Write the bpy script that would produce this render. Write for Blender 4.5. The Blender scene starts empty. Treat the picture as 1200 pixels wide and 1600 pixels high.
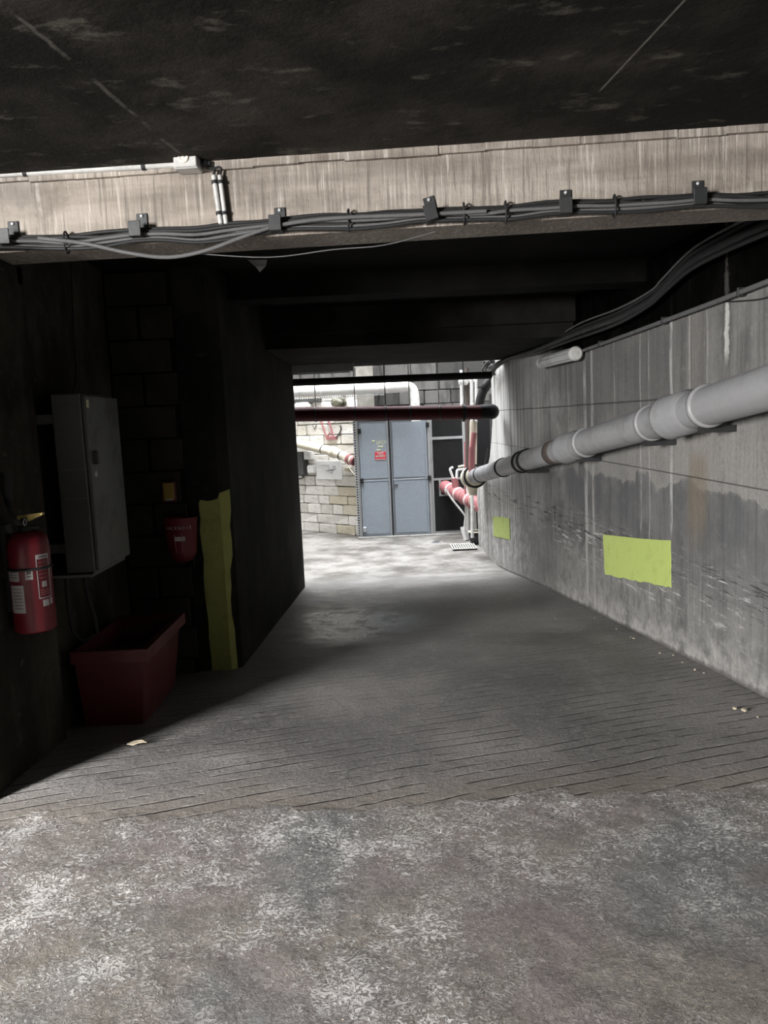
import bpy, math, random
import numpy as np
from mathutils import Vector, Matrix

random.seed(7); rng = np.random.default_rng(7)
S = bpy.context.scene
COL = S.collection

# ------------------------------------------------------------------ camera, sky, daylight, exposure
F = 1200.0                                   # focal length in pixels of the 1200 x 1600 frame
PITCH, ROLL = math.radians(6.8), math.radians(2.6)
CAM = Vector((0, 0, 1.55))
FW = Vector((0, math.cos(PITCH), -math.sin(PITCH)))
_U0 = Vector((0, math.sin(PITCH), math.cos(PITCH)))
RT = math.cos(ROLL) * Vector((1, 0, 0)) - math.sin(ROLL) * _U0
UP = math.sin(ROLL) * Vector((1, 0, 0)) + math.cos(ROLL) * _U0
cd = bpy.data.cameras.new('camera'); cam = bpy.data.objects.new('camera', cd); COL.objects.link(cam)
cd.sensor_fit = 'VERTICAL'; cd.sensor_height = 36.0; cd.lens = 36.0 * F / 1600.0
cd.clip_start = 0.02
cam.matrix_world = Matrix(((RT.x, UP.x, -FW.x, CAM.x), (RT.y, UP.y, -FW.y, CAM.y), (RT.z, UP.z, -FW.z, CAM.z), (0, 0, 0, 1)))
S.camera = cam

SKY = 3.6
world = bpy.data.worlds.new('overcast_sky'); S.world = world; world.use_nodes = True
bg = world.node_tree.nodes['Background']
bg.inputs[0].default_value = (0.95, 0.975, 1.0, 1); bg.inputs[1].default_value = SKY

def portal(name, loc, rot, sx, sy):
    l = bpy.data.lights.new(name, 'AREA'); l.shape = 'RECTANGLE'; l.size = sx; l.size_y = sy
    l.cycles.is_portal = True
    o = bpy.data.objects.new(name, l); COL.objects.link(o); o.location = loc; o.rotation_euler = rot
    return o
COURT_TOP = 8.5
# daylight of the open street seen through the entrance in the left wall, behind the viewer
_l = bpy.data.lights.new('entrance_daylight', 'AREA'); _l.shape = 'RECTANGLE'; _l.size = 1.5; _l.size_y = 3.2
_l.energy = 430; _l.color = (1.0, .985, .965)
_o = bpy.data.objects.new('entrance_daylight', _l); COL.objects.link(_o); _o.location = (-6.1, -3.55, 2.9)
_o.rotation_euler = (Vector((-1.75, 3.15, 1.2)) - Vector(_o.location)).to_track_quat('-Z', 'Y').to_euler()
portal('court_daylight', (-0.5, 13.2, COURT_TOP), (0, 0, 0), 6.0, 5.6)

S.view_settings.view_transform = 'Standard'
S.view_settings.look = 'None'
S.view_settings.gamma = 1.0
S.view_settings.use_curve_mapping = False
S.view_settings.exposure = 3.2
S.cycles.max_bounces = 7; S.cycles.diffuse_bounces = 4; S.cycles.adaptive_threshold = .03

# ------------------------------------------------------------------ pixel helpers (ray of the camera met with real planes)
def ray(x, y): return FW + RT * ((x - 600) / F) - UP * ((y - 800) / F)
def at(x, y, Y):
    d = ray(x, y); return CAM + d * (Y / d.y)
def onplane(x, y, A, B, off=0.0):
    """meet of the pixel ray with the vertical plane over plan line A-B, moved by off along its left normal"""
    n = Vector((-(B[1] - A[1]), B[0] - A[0])).normalized()
    a = Vector(A[:2]) + n * off
    d = ray(x, y); t = (a.x - CAM.x) * n.x + (a.y - CAM.y) * n.y
    t /= (d.x * n.x + d.y * n.y)
    return CAM + d * t
R0, R1, SL = 3.2, 10.9, 0.08
def fz(y): return 0.0 if y < R0 else (-SL * (y - R0) if y < R1 else -SL * (R1 - R0))
ZB = fz(99)
def onfloor(x, y, h=0.0):
    d = ray(x, y)
    t = (h - CAM.z) / d.z; P = CAM + d * t
    if P.y <= R0: return P
    t = (SL * R0 + h - CAM.z) / (d.z + SL * d.y); P = CAM + d * t
    if P.y <= R1: return P
    t = (ZB + h - CAM.z) / d.z
    return CAM + d * t

# ------------------------------------------------------------------ mesh collector
class MB:
    def __init__(s): s.v = []; s.f = []; s.sm = []
    def add(s, vs, fs, smooth=False):
        b = len(s.v); s.v += [tuple(v) for v in vs]
        for f in fs: s.f.append(tuple(b + i for i in f)); s.sm.append(smooth)
        return s
    def box(s, c, d, M=None, bev=0.0):
        x, y, z = d[0] / 2, d[1] / 2, d[2] / 2
        c = Vector(c)
        if bev <= 0:
            vs = [Vector((i * x, j * y, k * z)) for k in (-1, 1) for j in (-1, 1) for i in (-1, 1)]
            fs = [(0, 2, 3, 1), (4, 5, 7, 6), (0, 1, 5, 4), (2, 6, 7, 3), (0, 4, 6, 2), (1, 3, 7, 5)]
        else:
            b = min(bev, x * .9, y * .9, z * .9); vs = []; idx = {}
            for k in (-1, 1):
                for j in (-1, 1):
                    for i in (-1, 1):
                        idx[(i, j, k, 0)] = len(vs); vs.append(Vector((i * x, j * (y - b), k * (z - b))))
                        idx[(i, j, k, 1)] = len(vs); vs.append(Vector((i * (x - b), j * y, k * (z - b))))
                        idx[(i, j, k, 2)] = len(vs); vs.append(Vector((i * (x - b), j * (y - b), k * z)))
            fs = []
            for q in (-1, 1):
                fs.append([idx[(q, a, c_, 0)] for a, c_ in ((-1, -1), (1, -1), (1, 1), (-1, 1))])
                fs.append([idx[(a, q, c_, 1)] for a, c_ in ((-1, -1), (1, -1), (1, 1), (-1, 1))])
                fs.append([idx[(a, c_, q, 2)] for a, c_ in ((-1, -1), (1, -1), (1, 1), (-1, 1))])
                for w in (-1, 1):
                    fs.append([idx[(q, w, -1, 0)], idx[(q, w, 1, 0)], idx[(q, w, 1, 1)], idx[(q, w, -1, 1)]])
                    fs.append([idx[(q, -1, w, 0)], idx[(q, 1, w, 0)], idx[(q, 1, w, 2)], idx[(q, -1, w, 2)]])
                    fs.append([idx[(-1, q, w, 1)], idx[(1, q, w, 1)], idx[(1, q, w, 2)], idx[(-1, q, w, 2)]])
                    for e in (-1, 1): fs.append([idx[(q, w, e, 0)], idx[(q, w, e, 1)], idx[(q, w, e, 2)]])
        if M is not None: vs = [M @ v for v in vs]
        return s.add([c + v for v in vs], fs)
    def bb(s, lo, hi, bev=0.0):
        return s.box([(a + b) / 2 for a, b in zip(lo, hi)], [b - a for a, b in zip(lo, hi)], None, bev)
    def tube(s, pts, r, n=12, cap=True):
        pts = [Vector(p) for p in pts]; m = len(pts); rs = r if isinstance(r, (list, tuple)) else [r] * m
        ref = None; rings = []
        for i in range(m):
            t = (pts[min(i + 1, m - 1)] - pts[max(i - 1, 0)])
            if t.length < 1e-9: t = Vector((0, 0, 1))
            t.normalize()
            if ref is None:
                ref = Vector((0, 0, 1)) if abs(t.z) < .9 else Vector((1, 0, 0))
            a = (ref - t * ref.dot(t)).normalized(); b = t.cross(a); ref = a
            rings.append([pts[i] + (a * math.cos(2 * math.pi * k / n) + b * math.sin(2 * math.pi * k / n)) * rs[i] for k in range(n)])
        vs = [v for R in rings for v in R]
        fs = [(i * n + k, i * n + (k + 1) % n, (i + 1) * n + (k + 1) % n, (i + 1) * n + k) for i in range(m - 1) for k in range(n)]
        s.add(vs, fs, True)
        if cap:
            s.add(rings[0], [tuple(reversed(range(n)))]); s.add(rings[-1], [tuple(range(n))])
        return s
    def lathe(s, prof, c, axis=(0, 0, 1), n=24, cap=True):
        ax = Vector(axis).normalized(); c = Vector(c)
        pts = [c + ax * h for _, h in prof]
        ref = Vector((0, 0, 1)) if abs(ax.z) < .9 else Vector((1, 0, 0))
        a = (ref - ax * ref.dot(ax)).normalized(); b = ax.cross(a); rings = []
        for (r, h), p in zip(prof, pts):
            rings.append([p + (a * math.cos(2 * math.pi * k / n) + b * math.sin(2 * math.pi * k / n)) * r for k in range(n)])
        vs = [v for R in rings for v in R]; m = len(prof)
        fs = [(i * n + k, i * n + (k + 1) % n, (i + 1) * n + (k + 1) % n, (i + 1) * n + k) for i in range(m - 1) for k in range(n)]
        s.add(vs, fs, True)
        if cap:
            s.add(rings[0], [tuple(reversed(range(n)))]); s.add(rings[-1], [tuple(range(n))])
        return s
    def prism(s, poly, d):
        """closed polygon (list of Vector) extruded along d"""
        poly = [Vector(p) for p in poly]; d = Vector(d); n = len(poly)
        vs = poly + [p + d for p in poly]
        fs = [tuple(reversed(range(n))), tuple(range(n, 2 * n))] + [(i, (i + 1) % n, n + (i + 1) % n, n + i) for i in range(n)]
        return s.add(vs, fs)
    def torus(s, c, axis, R, r, n=24, k=8, a0=0, a1=2 * math.pi):
        ax = Vector(axis).normalized(); ref = Vector((0, 0, 1)) if abs(ax.z) < .9 else Vector((1, 0, 0))
        a = (ref - ax * ref.dot(ax)).normalized(); b = ax.cross(a); c = Vector(c)
        return s.tube([c + (a * math.cos(a0 + (a1 - a0) * i / n) + b * math.sin(a0 + (a1 - a0) * i / n)) * R for i in range(n + 1)], r, k)
    def mesh(s, name):
        me = bpy.data.meshes.new(name); me.from_pydata(s.v, [], s.f)
        me.polygons.foreach_set('use_smooth', s.sm); me.update(); return me
    def build(s, name, mat, parent=None, loc=None):
        o = bpy.data.objects.new(name, s.mesh(name)); COL.objects.link(o)
        if mat: o.data.materials.append(mat)
        if parent is not None:
            o.parent = parent
            if parent.type == 'EMPTY' or parent.location.length > 0:
                pm = Matrix.Translation(parent.location)
                o.matrix_parent_inverse = pm.inverted()
        return o
def tag(o, label=None, cat=None, group=None, kind=None):
    if label: o['label'] = label
    if cat: o['category'] = cat
    if group: o['group'] = group
    if kind: o['kind'] = kind
    return o
def thing(name, loc, label, cat, group=None):
    o = bpy.data.objects.new(name, None); COL.objects.link(o); o.location = loc
    o.empty_display_size = .1
    return tag(o, label, cat, group)
def bez(pts, n=8):
    """Catmull-Rom through points"""
    P = [Vector(p) for p in pts]; P = [P[0] * 2 - P[1]] + P + [P[-1] * 2 - P[-2]]; out = []
    for i in range(1, len(P) - 2):
        for k in range(n):
            t = k / n; a, b, c, d = P[i - 1:i + 3]
            out.append(.5 * ((2 * b) + (c - a) * t + (2 * a - 5 * b + 4 * c - d) * t * t + (3 * b - a - 3 * c + d) * t ** 3))
    return out + [P[-2]]
def text(body, size, parent, mat, M, name='lettering', extr=.0008, sx=1.0):
    c = bpy.data.curves.new(name, 'FONT'); c.body = body; c.size = size; c.extrude = extr; c.align_x = 'CENTER'; c.align_y = 'CENTER'
    t = bpy.data.objects.new(name + '_curve', c); COL.objects.link(t)
    dg = bpy.context.evaluated_depsgraph_get(); me = bpy.data.meshes.new_from_object(t.evaluated_get(dg))
    bpy.data.objects.remove(t); me.transform(M @ Matrix.Diagonal((sx, 1, 1, 1)))
    o = bpy.data.objects.new(name, me); COL.objects.link(o); me.materials.clear(); me.materials.append(mat)
    o.parent = parent; o.matrix_parent_inverse = Matrix.Translation(parent.location).inverted()
    return o
def frame(origin, xax, zax=(0, 0, 1)):
    """matrix whose local x runs along xax, local y along zax (for lettering)"""
    x = Vector(xax).normalized(); y = Vector(zax); y = (y - x * y.dot(x)).normalized(); z = x.cross(y); o = Vector(origin)
    return Matrix(((x.x, y.x, z.x, o.x), (x.y, y.y, z.y, o.y), (x.z, y.z, z.z, o.z), (0, 0, 0, 1)))

# ------------------------------------------------------------------ materials
class NT:
    def __init__(s, name, rough=.85, metal=0.0, spec=.5):
        s.m = bpy.data.materials.new(name); s.m.use_nodes = True; s.t = s.m.node_tree
        s.b = s.t.nodes['Principled BSDF']; s.b.inputs['Roughness'].default_value = rough; s.b.inputs['Metallic'].default_value = metal
        s.b.inputs['Specular IOR Level'].default_value = spec
        s.tc = s.t.nodes.new('ShaderNodeTexCoord'); s.co = s.tc.outputs['Object']
    def n(s, t, **k):
        o = s.t.nodes.new(t)
        for a, b in k.items(): setattr(o, a, b)
        return o
    def put(s, sock, v):
        if isinstance(v, bpy.types.NodeSocket): s.t.links.new(v, sock)
        elif isinstance(v, (tuple, list)): sock.default_value = tuple(v) + ((1,) if len(v) == 3 and len(sock.default_value) == 4 else ())
        else: sock.default_value = v
    def sc(s, scale, rot=(0, 0, 0), loc=(0, 0, 0), v=None):
        m = s.n('ShaderNodeMapping'); s.put(m.inputs['Vector'], v or s.co); m.inputs['Scale'].default_value = scale
        m.inputs['Rotation'].default_value = rot; m.inputs['Location'].default_value = loc
        return m.outputs[0]
    def noise(s, scale, detail=4, rough=.55, v=None, dist=0.0, col=False):
        o = s.n('ShaderNodeTexNoise'); s.put(o.inputs['Vector'], v or s.co); o.inputs['Scale'].default_value = scale
        o.inputs['Detail'].default_value = detail; o.inputs['Roughness'].default_value = rough; o.inputs['Distortion'].default_value = dist
        return o.outputs['Color' if col else 'Fac']
    def vor(s, scale, v=None, feature='F1', out='Distance'):
        o = s.n('ShaderNodeTexVoronoi'); o.feature = feature; s.put(o.inputs['Vector'], v or s.co); o.inputs['Scale'].default_value = scale
        return o.outputs[out]
    def ma(s, op, a, b=0.0, c=0.0):
        o = s.n('ShaderNodeMath', operation=op)
        for i, v in enumerate((a, b, c)): s.put(o.inputs[i], v)
        return o.outputs[0]
    def mr(s, v, a, b, c=0.0, d=1.0, smooth=True):
        o = s.n('ShaderNodeMapRange'); o.interpolation_type = 'SMOOTHSTEP' if smooth else 'LINEAR'
        s.put(o.inputs[0], v)
        for i, q in enumerate((a, b, c, d)): o.inputs[i + 1].default_value = q
        return o.outputs[0]
    def mix(s, f, a, b, mode='MIX'):
        o = s.n('ShaderNodeMix', data_type='RGBA', blend_type=mode); o.clamp_factor = True
        s.put(o.inputs[0], f); s.put(o.inputs[6], a); s.put(o.inputs[7], b); return o.outputs[2]
    def xyz(s, v=None):
        o = s.n('ShaderNodeSeparateXYZ'); s.put(o.inputs[0], v or s.co); return o.outputs
    def bump(s, h, dist=.01, strength=1.0, prev=None):
        o = s.n('ShaderNodeBump'); s.put(o.inputs['Height'], h); o.inputs['Distance'].default_value = dist; o.inputs['Strength'].default_value = strength
        if prev is not None: s.put(o.inputs['Normal'], prev)
        return o.outputs[0]
    def done(s, col=None, nrm=None, rough=None):
        if col is not None: s.put(s.b.inputs['Base Color'], col)
        if nrm is not None: s.put(s.b.inputs['Normal'], nrm)
        if rough is not None: s.put(s.b.inputs['Roughness'], rough)
        return s.m
def g(v): return (v, v, v)
def paint(name, col, rough=.5, metal=0.0, wear=.25, dirt=(.03, .028, .025), scale=6.0, bump=.0015, spec=.5):
    m = NT(name, rough, metal, spec)
    a = m.mr(m.noise(scale, 5, .65), .45, .75); b = m.noise(scale * 7, 3, .6)
    c = m.mix(m.ma('MULTIPLY', a, wear), col, dirt)
    c = m.mix(m.mr(b, .3, .7, 0, .25), c, tuple(min(1, x * 1.25 + .01) for x in col))
    return m.done(c, m.bump(b, bump, .6), m.mr(a, 0, 1, rough, min(1, rough + .2)))

def mat_floor():
    m = NT('worn_concrete_floor', .8, spec=.4)
    x, y, z = m.xyz()
    edge = m.noise(2.2, 5, .65); edge2 = m.noise(11, 5, .7)
    yy = m.ma('ADD', m.ma('ADD', y, m.ma('MULTIPLY', m.ma('SUBTRACT', edge, .5), .5)), m.ma('MULTIPLY', m.ma('SUBTRACT', edge2, .5), .22))
    front = m.mr(yy, 2.93, 3.0, 1, 0)                                   # rough asphalt apron in front of the ramp
    # apron: purple brown grey asphalt with pale worn flakes
    big = m.noise(.9, 4, .6); mid = m.noise(3.5, 5, .65)
    fv = m.sc((60, 78, 60), (0, 0, .35)); fl = m.noise(.62, 4, .7, v=fv, dist=2.2)
    flake = m.mr(m.ma('ADD', fl, m.ma('MULTIPLY', m.ma('SUBTRACT', mid, .5), .45)), .47, .60)
    where = m.mr(m.ma('ADD', m.ma('SUBTRACT', big, m.ma('MULTIPLY', x, .05)), m.ma('MULTIPLY', m.mr(y, 1.7, 2.9), .17)), .42, .68, .15, 1)
    ap = m.mix(m.mr(m.noise(1.7, 4, .6), .35, .65), (.215, .184, .178), (.215, .197, .166))
    ap = m.mix(m.mr(m.noise(1.2, 4, .6, v=m.sc((1, 1, 1), loc=(5, 3, 0))), .48, .64), ap, (.17, .17, .168))
    ap = m.mix(m.mr(m.noise(60, 4, .7), .35, .65, .55, 0), ap, (.085, .075, .075))
    ap = m.mix(m.ma('MULTIPLY', flake, where), ap, (.56, .545, .535))
    ap = m.mix(m.mr(m.vor(70), .0, .14, .6, 0), ap, (.07, .062, .062))
    ap = m.mix(m.ma('MULTIPLY', m.mr(m.vor(24), .05, .08, .8, 0), m.mr(m.noise(2.0, 3), .5, .6)), ap, (.55, .45, .34))
    # ramp: dark grey trowelled concrete, grooves across
    r1 = m.noise(.8, 5, .6); r2 = m.noise(5, 5, .65); r3 = m.noise(75, 4, .7)
    ra = m.mix(m.mr(r1, .35, .68), (.115, .110, .110), (.27, .258, .25))
    ra = m.mix(m.mr(r2, .54, .75, 0, .5), ra, (.33, .315, .30))
    ra = m.mix(m.mr(r3, .5, .75, 0, .6), ra, (.38, .365, .355))
    ra = m.mix(m.mr(r3, .30, .50, .75, 0), ra, (.06, .056, .056))
    ra = m.mix(m.mr(m.noise(18, 5, .75, v=m.sc((1, 2.6, 1), (0, 0, -.3))), .56, .68, 0, .6), ra, (.40, .385, .37))
    ra = m.mix(m.ma('MULTIPLY', m.mr(yy, 2.95, 3.35, 1, 0), .6), ra, (.21, .18, .15))
    gv = m.ma('SUBTRACT', m.ma('MULTIPLY', x, .31), y)
    gv = m.ma('ADD', gv, m.ma('ADD', m.ma('MULTIPLY', m.noise(.9, 2), .06), m.ma('MULTIPLY', m.noise(14, 3), .006)))
    saw = m.ma('FRACT', m.ma('DIVIDE', gv, .092))
    tri = m.ma('ABSOLUTE', m.ma('SUBTRACT', saw, .5))
    brk = m.mr(m.noise(2.6, 5, .7, v=m.sc((1, 3, 1), (0, 0, -.3))), .42, .56)
    groove = m.ma('MULTIPLY', m.mr(tri, .0, .095, 1, 0), brk)
    lip = m.ma('MULTIPLY', m.mr(m.ma('ABSOLUTE', m.ma('SUBTRACT', saw, .40)), 0, .05, 1, 0), m.ma('MULTIPLY', brk, m.mr(m.noise(9, 4, .7), .5, .64)))
    ra = m.mix(m.ma('MULTIPLY', groove, .9), ra, (.03, .028, .027))
    ra = m.mix(m.ma('MULTIPLY', lip, .8), ra, (.52, .49, .46))
    # court floor: pale dusty concrete
    cf = m.mix(m.mr(m.noise(2, 5, .65), .35, .65), (.095, .086, .077), (.27, .258, .243))
    cf = m.mix(m.mr(m.noise(14, 4, .7), .55, .7, 0, .5), cf, (.09, .08, .072))
    court = m.mr(m.ma('ADD', y, m.ma('MULTIPLY', edge, .8)), 9.6, 11.4)
    c = m.mix(court, ra, cf); c = m.mix(front, c, ap)
    h_ap = m.ma('ADD', m.ma('MULTIPLY', m.noise(34, 6, .75, dist=.4), 1.0), m.ma('MULTIPLY', flake, .5))
    h_ra = m.ma('ADD', m.ma('MULTIPLY', m.noise(45, 5, .7), .5), m.ma('MULTIPLY', groove, -.9))
    mixh = m.n('ShaderNodeMix', data_type='FLOAT'); m.put(mixh.inputs[0], front); m.put(mixh.inputs[2], h_ra); m.put(mixh.inputs[3], h_ap)
    nb = m.bump(mixh.outputs[0], .012, .85)
    rg = m.mr(m.ma('ADD', r1, m.ma('MULTIPLY', r3, .5)), .5, .95, .34, .72)
    # damp polished wheel track beside the pier
    damp = m.ma('MULTIPLY', m.ma('MULTIPLY', pulse(m, m.ma('ADD', x, m.ma('MULTIPLY', edge, .5)), -.2, .75), m.ma('MULTIPLY', m.mr(y, 5.4, 6.6), m.mr(y, 9.0, 10.0, 1, 0))), m.mr(r2, .38, .55))
    rg = m.ma('SUBTRACT', rg, m.ma('MULTIPLY', damp, .22))
    rough = m.ma('ADD', rg, m.ma('MULTIPLY', front, .2))
    return m.done(c, nb, rough)

def pulse(m, v, c, w): return m.mr(m.ma('ABSOLUTE', m.ma('SUBTRACT', v, c)), w * .35, w, 1, 0)
def mat_right():
    m = NT('stained_formed_concrete', .9, spec=.15)
    x, y, z = m.xyz()
    st = m.sc((4, 5.5, .5)); st2 = m.sc((4, 26, .45)); sc = m.sc((4, 1.3, 15))
    n1 = m.noise(1.0, 5, .62, v=st); n2 = m.noise(2.2, 6, .65); n3 = m.noise(1.0, 4, .65, v=st2); n4 = m.noise(9, 5, .7); n5 = m.noise(45, 4, .7)
    base = m.mix(m.mr(n1, .32, .68), (.070, .069, .069), (.150, .147, .143))
    base = m.mix(m.mr(n2, .42, .66, 0, .8), base, (.175, .170, .164))
    base = m.mix(m.mr(n4, .55, .72, 0, .5), base, (.235, .23, .222))
    base = m.mix(m.mr(n3, .52, .66, 0, .55), base, (.058, .056, .055))
    # upper lift of formwork, darker between the lamp and the near joint
    up = m.ma('MULTIPLY', m.mr(z, 1.2, 1.7), m.ma('MULTIPLY', m.mr(y, 5.25, 5.4), m.mr(y, 7.0, 8.6, 1, 0)))
    base = m.mix(m.ma('MULTIPLY', up, .55), base, (.062, .061, .061))
    # exposed plaster with a ragged lower edge, smooth dark render below it
    rag = m.ma('ADD', z, m.ma('ADD', m.ma('MULTIPLY', m.ma('SUBTRACT', m.noise(1.5, 3, .5), .5), .75), m.ma('MULTIPLY', m.ma('SUBTRACT', n4, .5), .07)))
    near = m.mr(m.ma('ADD', y, m.ma('MULTIPLY', n2, .6)), 5.6, 6.0, 1, 0)
    patch = m.ma('MULTIPLY', m.ma('MULTIPLY', m.mr(rag, 1.02, 1.035), m.mr(rag, 1.3, 1.6, 1, .3)), m.mr(y, 5.3, 9, 1, .45))
    base = m.mix(m.ma('MULTIPLY', patch, m.mr(n5, .3, .7, .35, .75)), base, (.245, .236, .222))
    dk = m.ma('MULTIPLY', m.mr(rag, .15, .7), m.mr(rag, 1.0, 1.02, 1, 0))
    base = m.mix(m.ma('MULTIPLY', dk, m.mr(n2, .3, .7, .85, .35)), base, (.080, .082, .086))
    # brown seep
    base = m.mix(m.ma('MULTIPLY', pulse(m, m.ma('ADD', y, m.ma('MULTIPLY', n2, .1)), 5.0, .2), m.ma('MULTIPLY', m.ma('MULTIPLY', m.mr(z, .5, .9), m.mr(z, 1.15, 1.3, 1, .2)), m.mr(n1, .3, .6, .2, .6))), base, (.145, .115, .08))
    # far end painted pale as if lit by the court, with board streaks
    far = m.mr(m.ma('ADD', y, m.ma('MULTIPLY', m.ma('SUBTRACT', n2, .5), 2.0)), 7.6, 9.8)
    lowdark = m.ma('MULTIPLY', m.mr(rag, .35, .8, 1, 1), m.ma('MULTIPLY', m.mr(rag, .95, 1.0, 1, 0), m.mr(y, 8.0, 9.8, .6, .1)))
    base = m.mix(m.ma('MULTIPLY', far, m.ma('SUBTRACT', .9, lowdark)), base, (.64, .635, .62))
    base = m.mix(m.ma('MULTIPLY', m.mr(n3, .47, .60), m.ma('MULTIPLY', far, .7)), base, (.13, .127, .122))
    # white lime runs at the formwork joints
    yw = m.ma('ADD', y, m.ma('MULTIPLY', m.ma('SUBTRACT', m.noise(2.2, 2), .5), .05))
    runs = None
    for c, w, k, z0, z1 in ((5.34, .030, 1.0, .62, 3.0), (5.06, .014, .9, 1.3, 3.0), (4.82, .012, .55, 1.3, 3.0), (5.88, .014, .75, .55, 3.0), (5.72, .012, .7, .0, 1.1), (6.42, .016, .5, 1.2, 3.0),
                         (7.18, .06, .8, -.3, 3.0), (6.98, .04, .7, -.3, 3.0), (7.7, .016, .45, 1.0, 3.0), (8.3, .02, .5, -.3, 3.0), (4.585, .055, .0, 1.7, 3.0)):
        if k == 0: continue
        q = m.ma('MULTIPLY', pulse(m, yw, c, w), m.ma('MULTIPLY', m.mr(z, z0, z0 + .12), k))
        runs = q if runs is None else m.ma('MAXIMUM', runs, q)
    runs = m.ma('MULTIPLY', runs, m.mr(m.noise(5, 5, .7, v=m.sc((1, 3, .9))), .36, .56, .15, 1))
    base = m.mix(m.ma('MULTIPLY', runs, .9), base, (.34, .335, .325))
    drip = m.ma('MULTIPLY', m.mr(m.ma('ADD', m.ma('ABSOLUTE', m.ma('SUBTRACT', y, 4.585)), m.ma('MULTIPLY', m.ma('SUBTRACT', m.noise(13, 4, .7), .5), .10)), .012, .035, 1, 0), m.mr(z, 1.76, 1.9))
    halo = m.ma('MULTIPLY', m.mr(m.ma('ADD', m.ma('ABSOLUTE', m.ma('SUBTRACT', y, 4.585)), m.ma('MULTIPLY', m.ma('SUBTRACT', m.noise(13, 4, .7), .5), .10)), .03, .075, 1, 0), m.mr(z, 1.72, 1.9))
    base = m.mix(m.ma('MULTIPLY', halo, .6), base, (.06, .058, .058)); base = m.mix(drip, base, (.42, .41, .39))
    # bumper scuffs, pale low band
    lowz = m.mr(z, .12, .42, 1, 0)
    base = m.mix(m.ma('MULTIPLY', lowz, m.mr(n4, .35, .65, .1, .8)), base, (.205, .20, .193))
    low = m.ma('MULTIPLY', m.mr(z, .02, .2), m.mr(z, .42, .66, 1, 0))
    sca = m.ma('MULTIPLY', m.mr(m.noise(2.2, 6, .78, v=sc), .565, .64), low)
    base = m.mix(sca, base, (.40, .39, .38))
    scb = m.ma('MULTIPLY', m.mr(m.noise(2.6, 6, .78, v=m.sc((4, 1.0, 13), loc=(3, 7, 1))), .54, .62), m.ma('MULTIPLY', m.mr(z, .25, .38), m.mr(z, .5, .62, 1, 0)))
    base = m.mix(m.ma('MULTIPLY', scb, .85), base, (.022, .022, .022))
    # pale efflorescence at the foot, following the ramp
    hz_ = m.ma('SUBTRACT', z, m.ma('MULTIPLY', m.ma('SUBTRACT', y, R0), -SL))
    foot = m.mr(m.ma('ADD', hz_, m.ma('MULTIPLY', m.noise(6, 5, .75), .5)), .26, .46, 1, 0)
    base = m.mix(m.ma('MULTIPLY', foot, m.mr(n4, .3, .65, .15, .85)), base, (.31, .30, .285))
    base = m.mix(m.mr(m.ma('ADD', hz_, m.ma('MULTIPLY', n4, .05)), .03, .06, .7, 0), base, (.06, .057, .054))
    # shade and soot painted near-black above the conduit line
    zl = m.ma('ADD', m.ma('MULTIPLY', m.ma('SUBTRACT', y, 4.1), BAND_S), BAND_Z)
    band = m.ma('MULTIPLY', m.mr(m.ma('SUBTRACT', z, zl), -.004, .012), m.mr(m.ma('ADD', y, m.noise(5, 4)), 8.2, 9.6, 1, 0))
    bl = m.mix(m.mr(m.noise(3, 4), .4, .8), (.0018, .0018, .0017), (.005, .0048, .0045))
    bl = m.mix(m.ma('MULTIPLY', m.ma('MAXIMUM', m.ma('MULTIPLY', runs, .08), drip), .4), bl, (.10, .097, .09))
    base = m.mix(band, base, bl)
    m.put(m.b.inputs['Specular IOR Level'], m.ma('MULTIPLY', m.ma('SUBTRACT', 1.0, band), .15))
    seam_or_glint = m.ma('MAXIMUM', m.ma('MULTIPLY', pulse(m, m.ma('ADD', z, m.ma('MULTIPLY', n2, .02)), 1.62, .007), m.mr(y, 5.35, 5.5)), pulse(m, m.ma('ADD', z, m.ma('MULTIPLY', y, -.012)), 1.03, .005))
    base = m.mix(m.ma('MULTIPLY', seam_or_glint, .6), base, (.03, .03, .03))
    h = m.ma('ADD', m.ma('MULTIPLY', m.noise(24, 6, .7), .7), m.ma('MULTIPLY', n3, .6))
    h = m.ma('ADD', m.ma('ADD', h, m.ma('MULTIPLY', seam_or_glint, -1.0)), m.ma('MULTIPLY', patch, .35))
    return m.done(base, m.bump(h, .012, .8))

def mat_beam():
    m = NT('board_marked_concrete', .9)
    v = m.sc((62, 30, 3.2)); v2 = m.sc((1.2, 1, 9))
    gr = m.noise(1, 4, .6, v=v)
    c = m.mix(m.mr(m.noise(1, 4, .6, v=v2), .3, .7), (.17, .145, .122), (.30, .265, .228))
    c = m.mix(m.mr(m.noise(1.6, 4, .6), .5, .7, 0, .7), c, (.18, .16, .145))
    c = m.mix(m.mr(gr, .54, .66, 0, .7), c, (.11, .095, .083))
    c = m.mix(m.mr(gr, .34, .44, .5, 0), c, (.46, .43, .39))
    c = m.mix(m.mr(m.noise(2.6, 5, .7), .5, .68, 0, .65), c, (.13, .108, .09))
    kn = m.vor(2.7, v=m.sc((1, .01, 1.6)))
    c = m.mix(m.mr(m.ma('ADD', kn, m.ma('MULTIPLY', gr, .06)), .10, .19, .8, 0), c, (.085, .068, .056))
    return m.done(c, m.bump(m.ma('ADD', gr, m.noise(30, 4, .7)), .006, .8))

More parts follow.
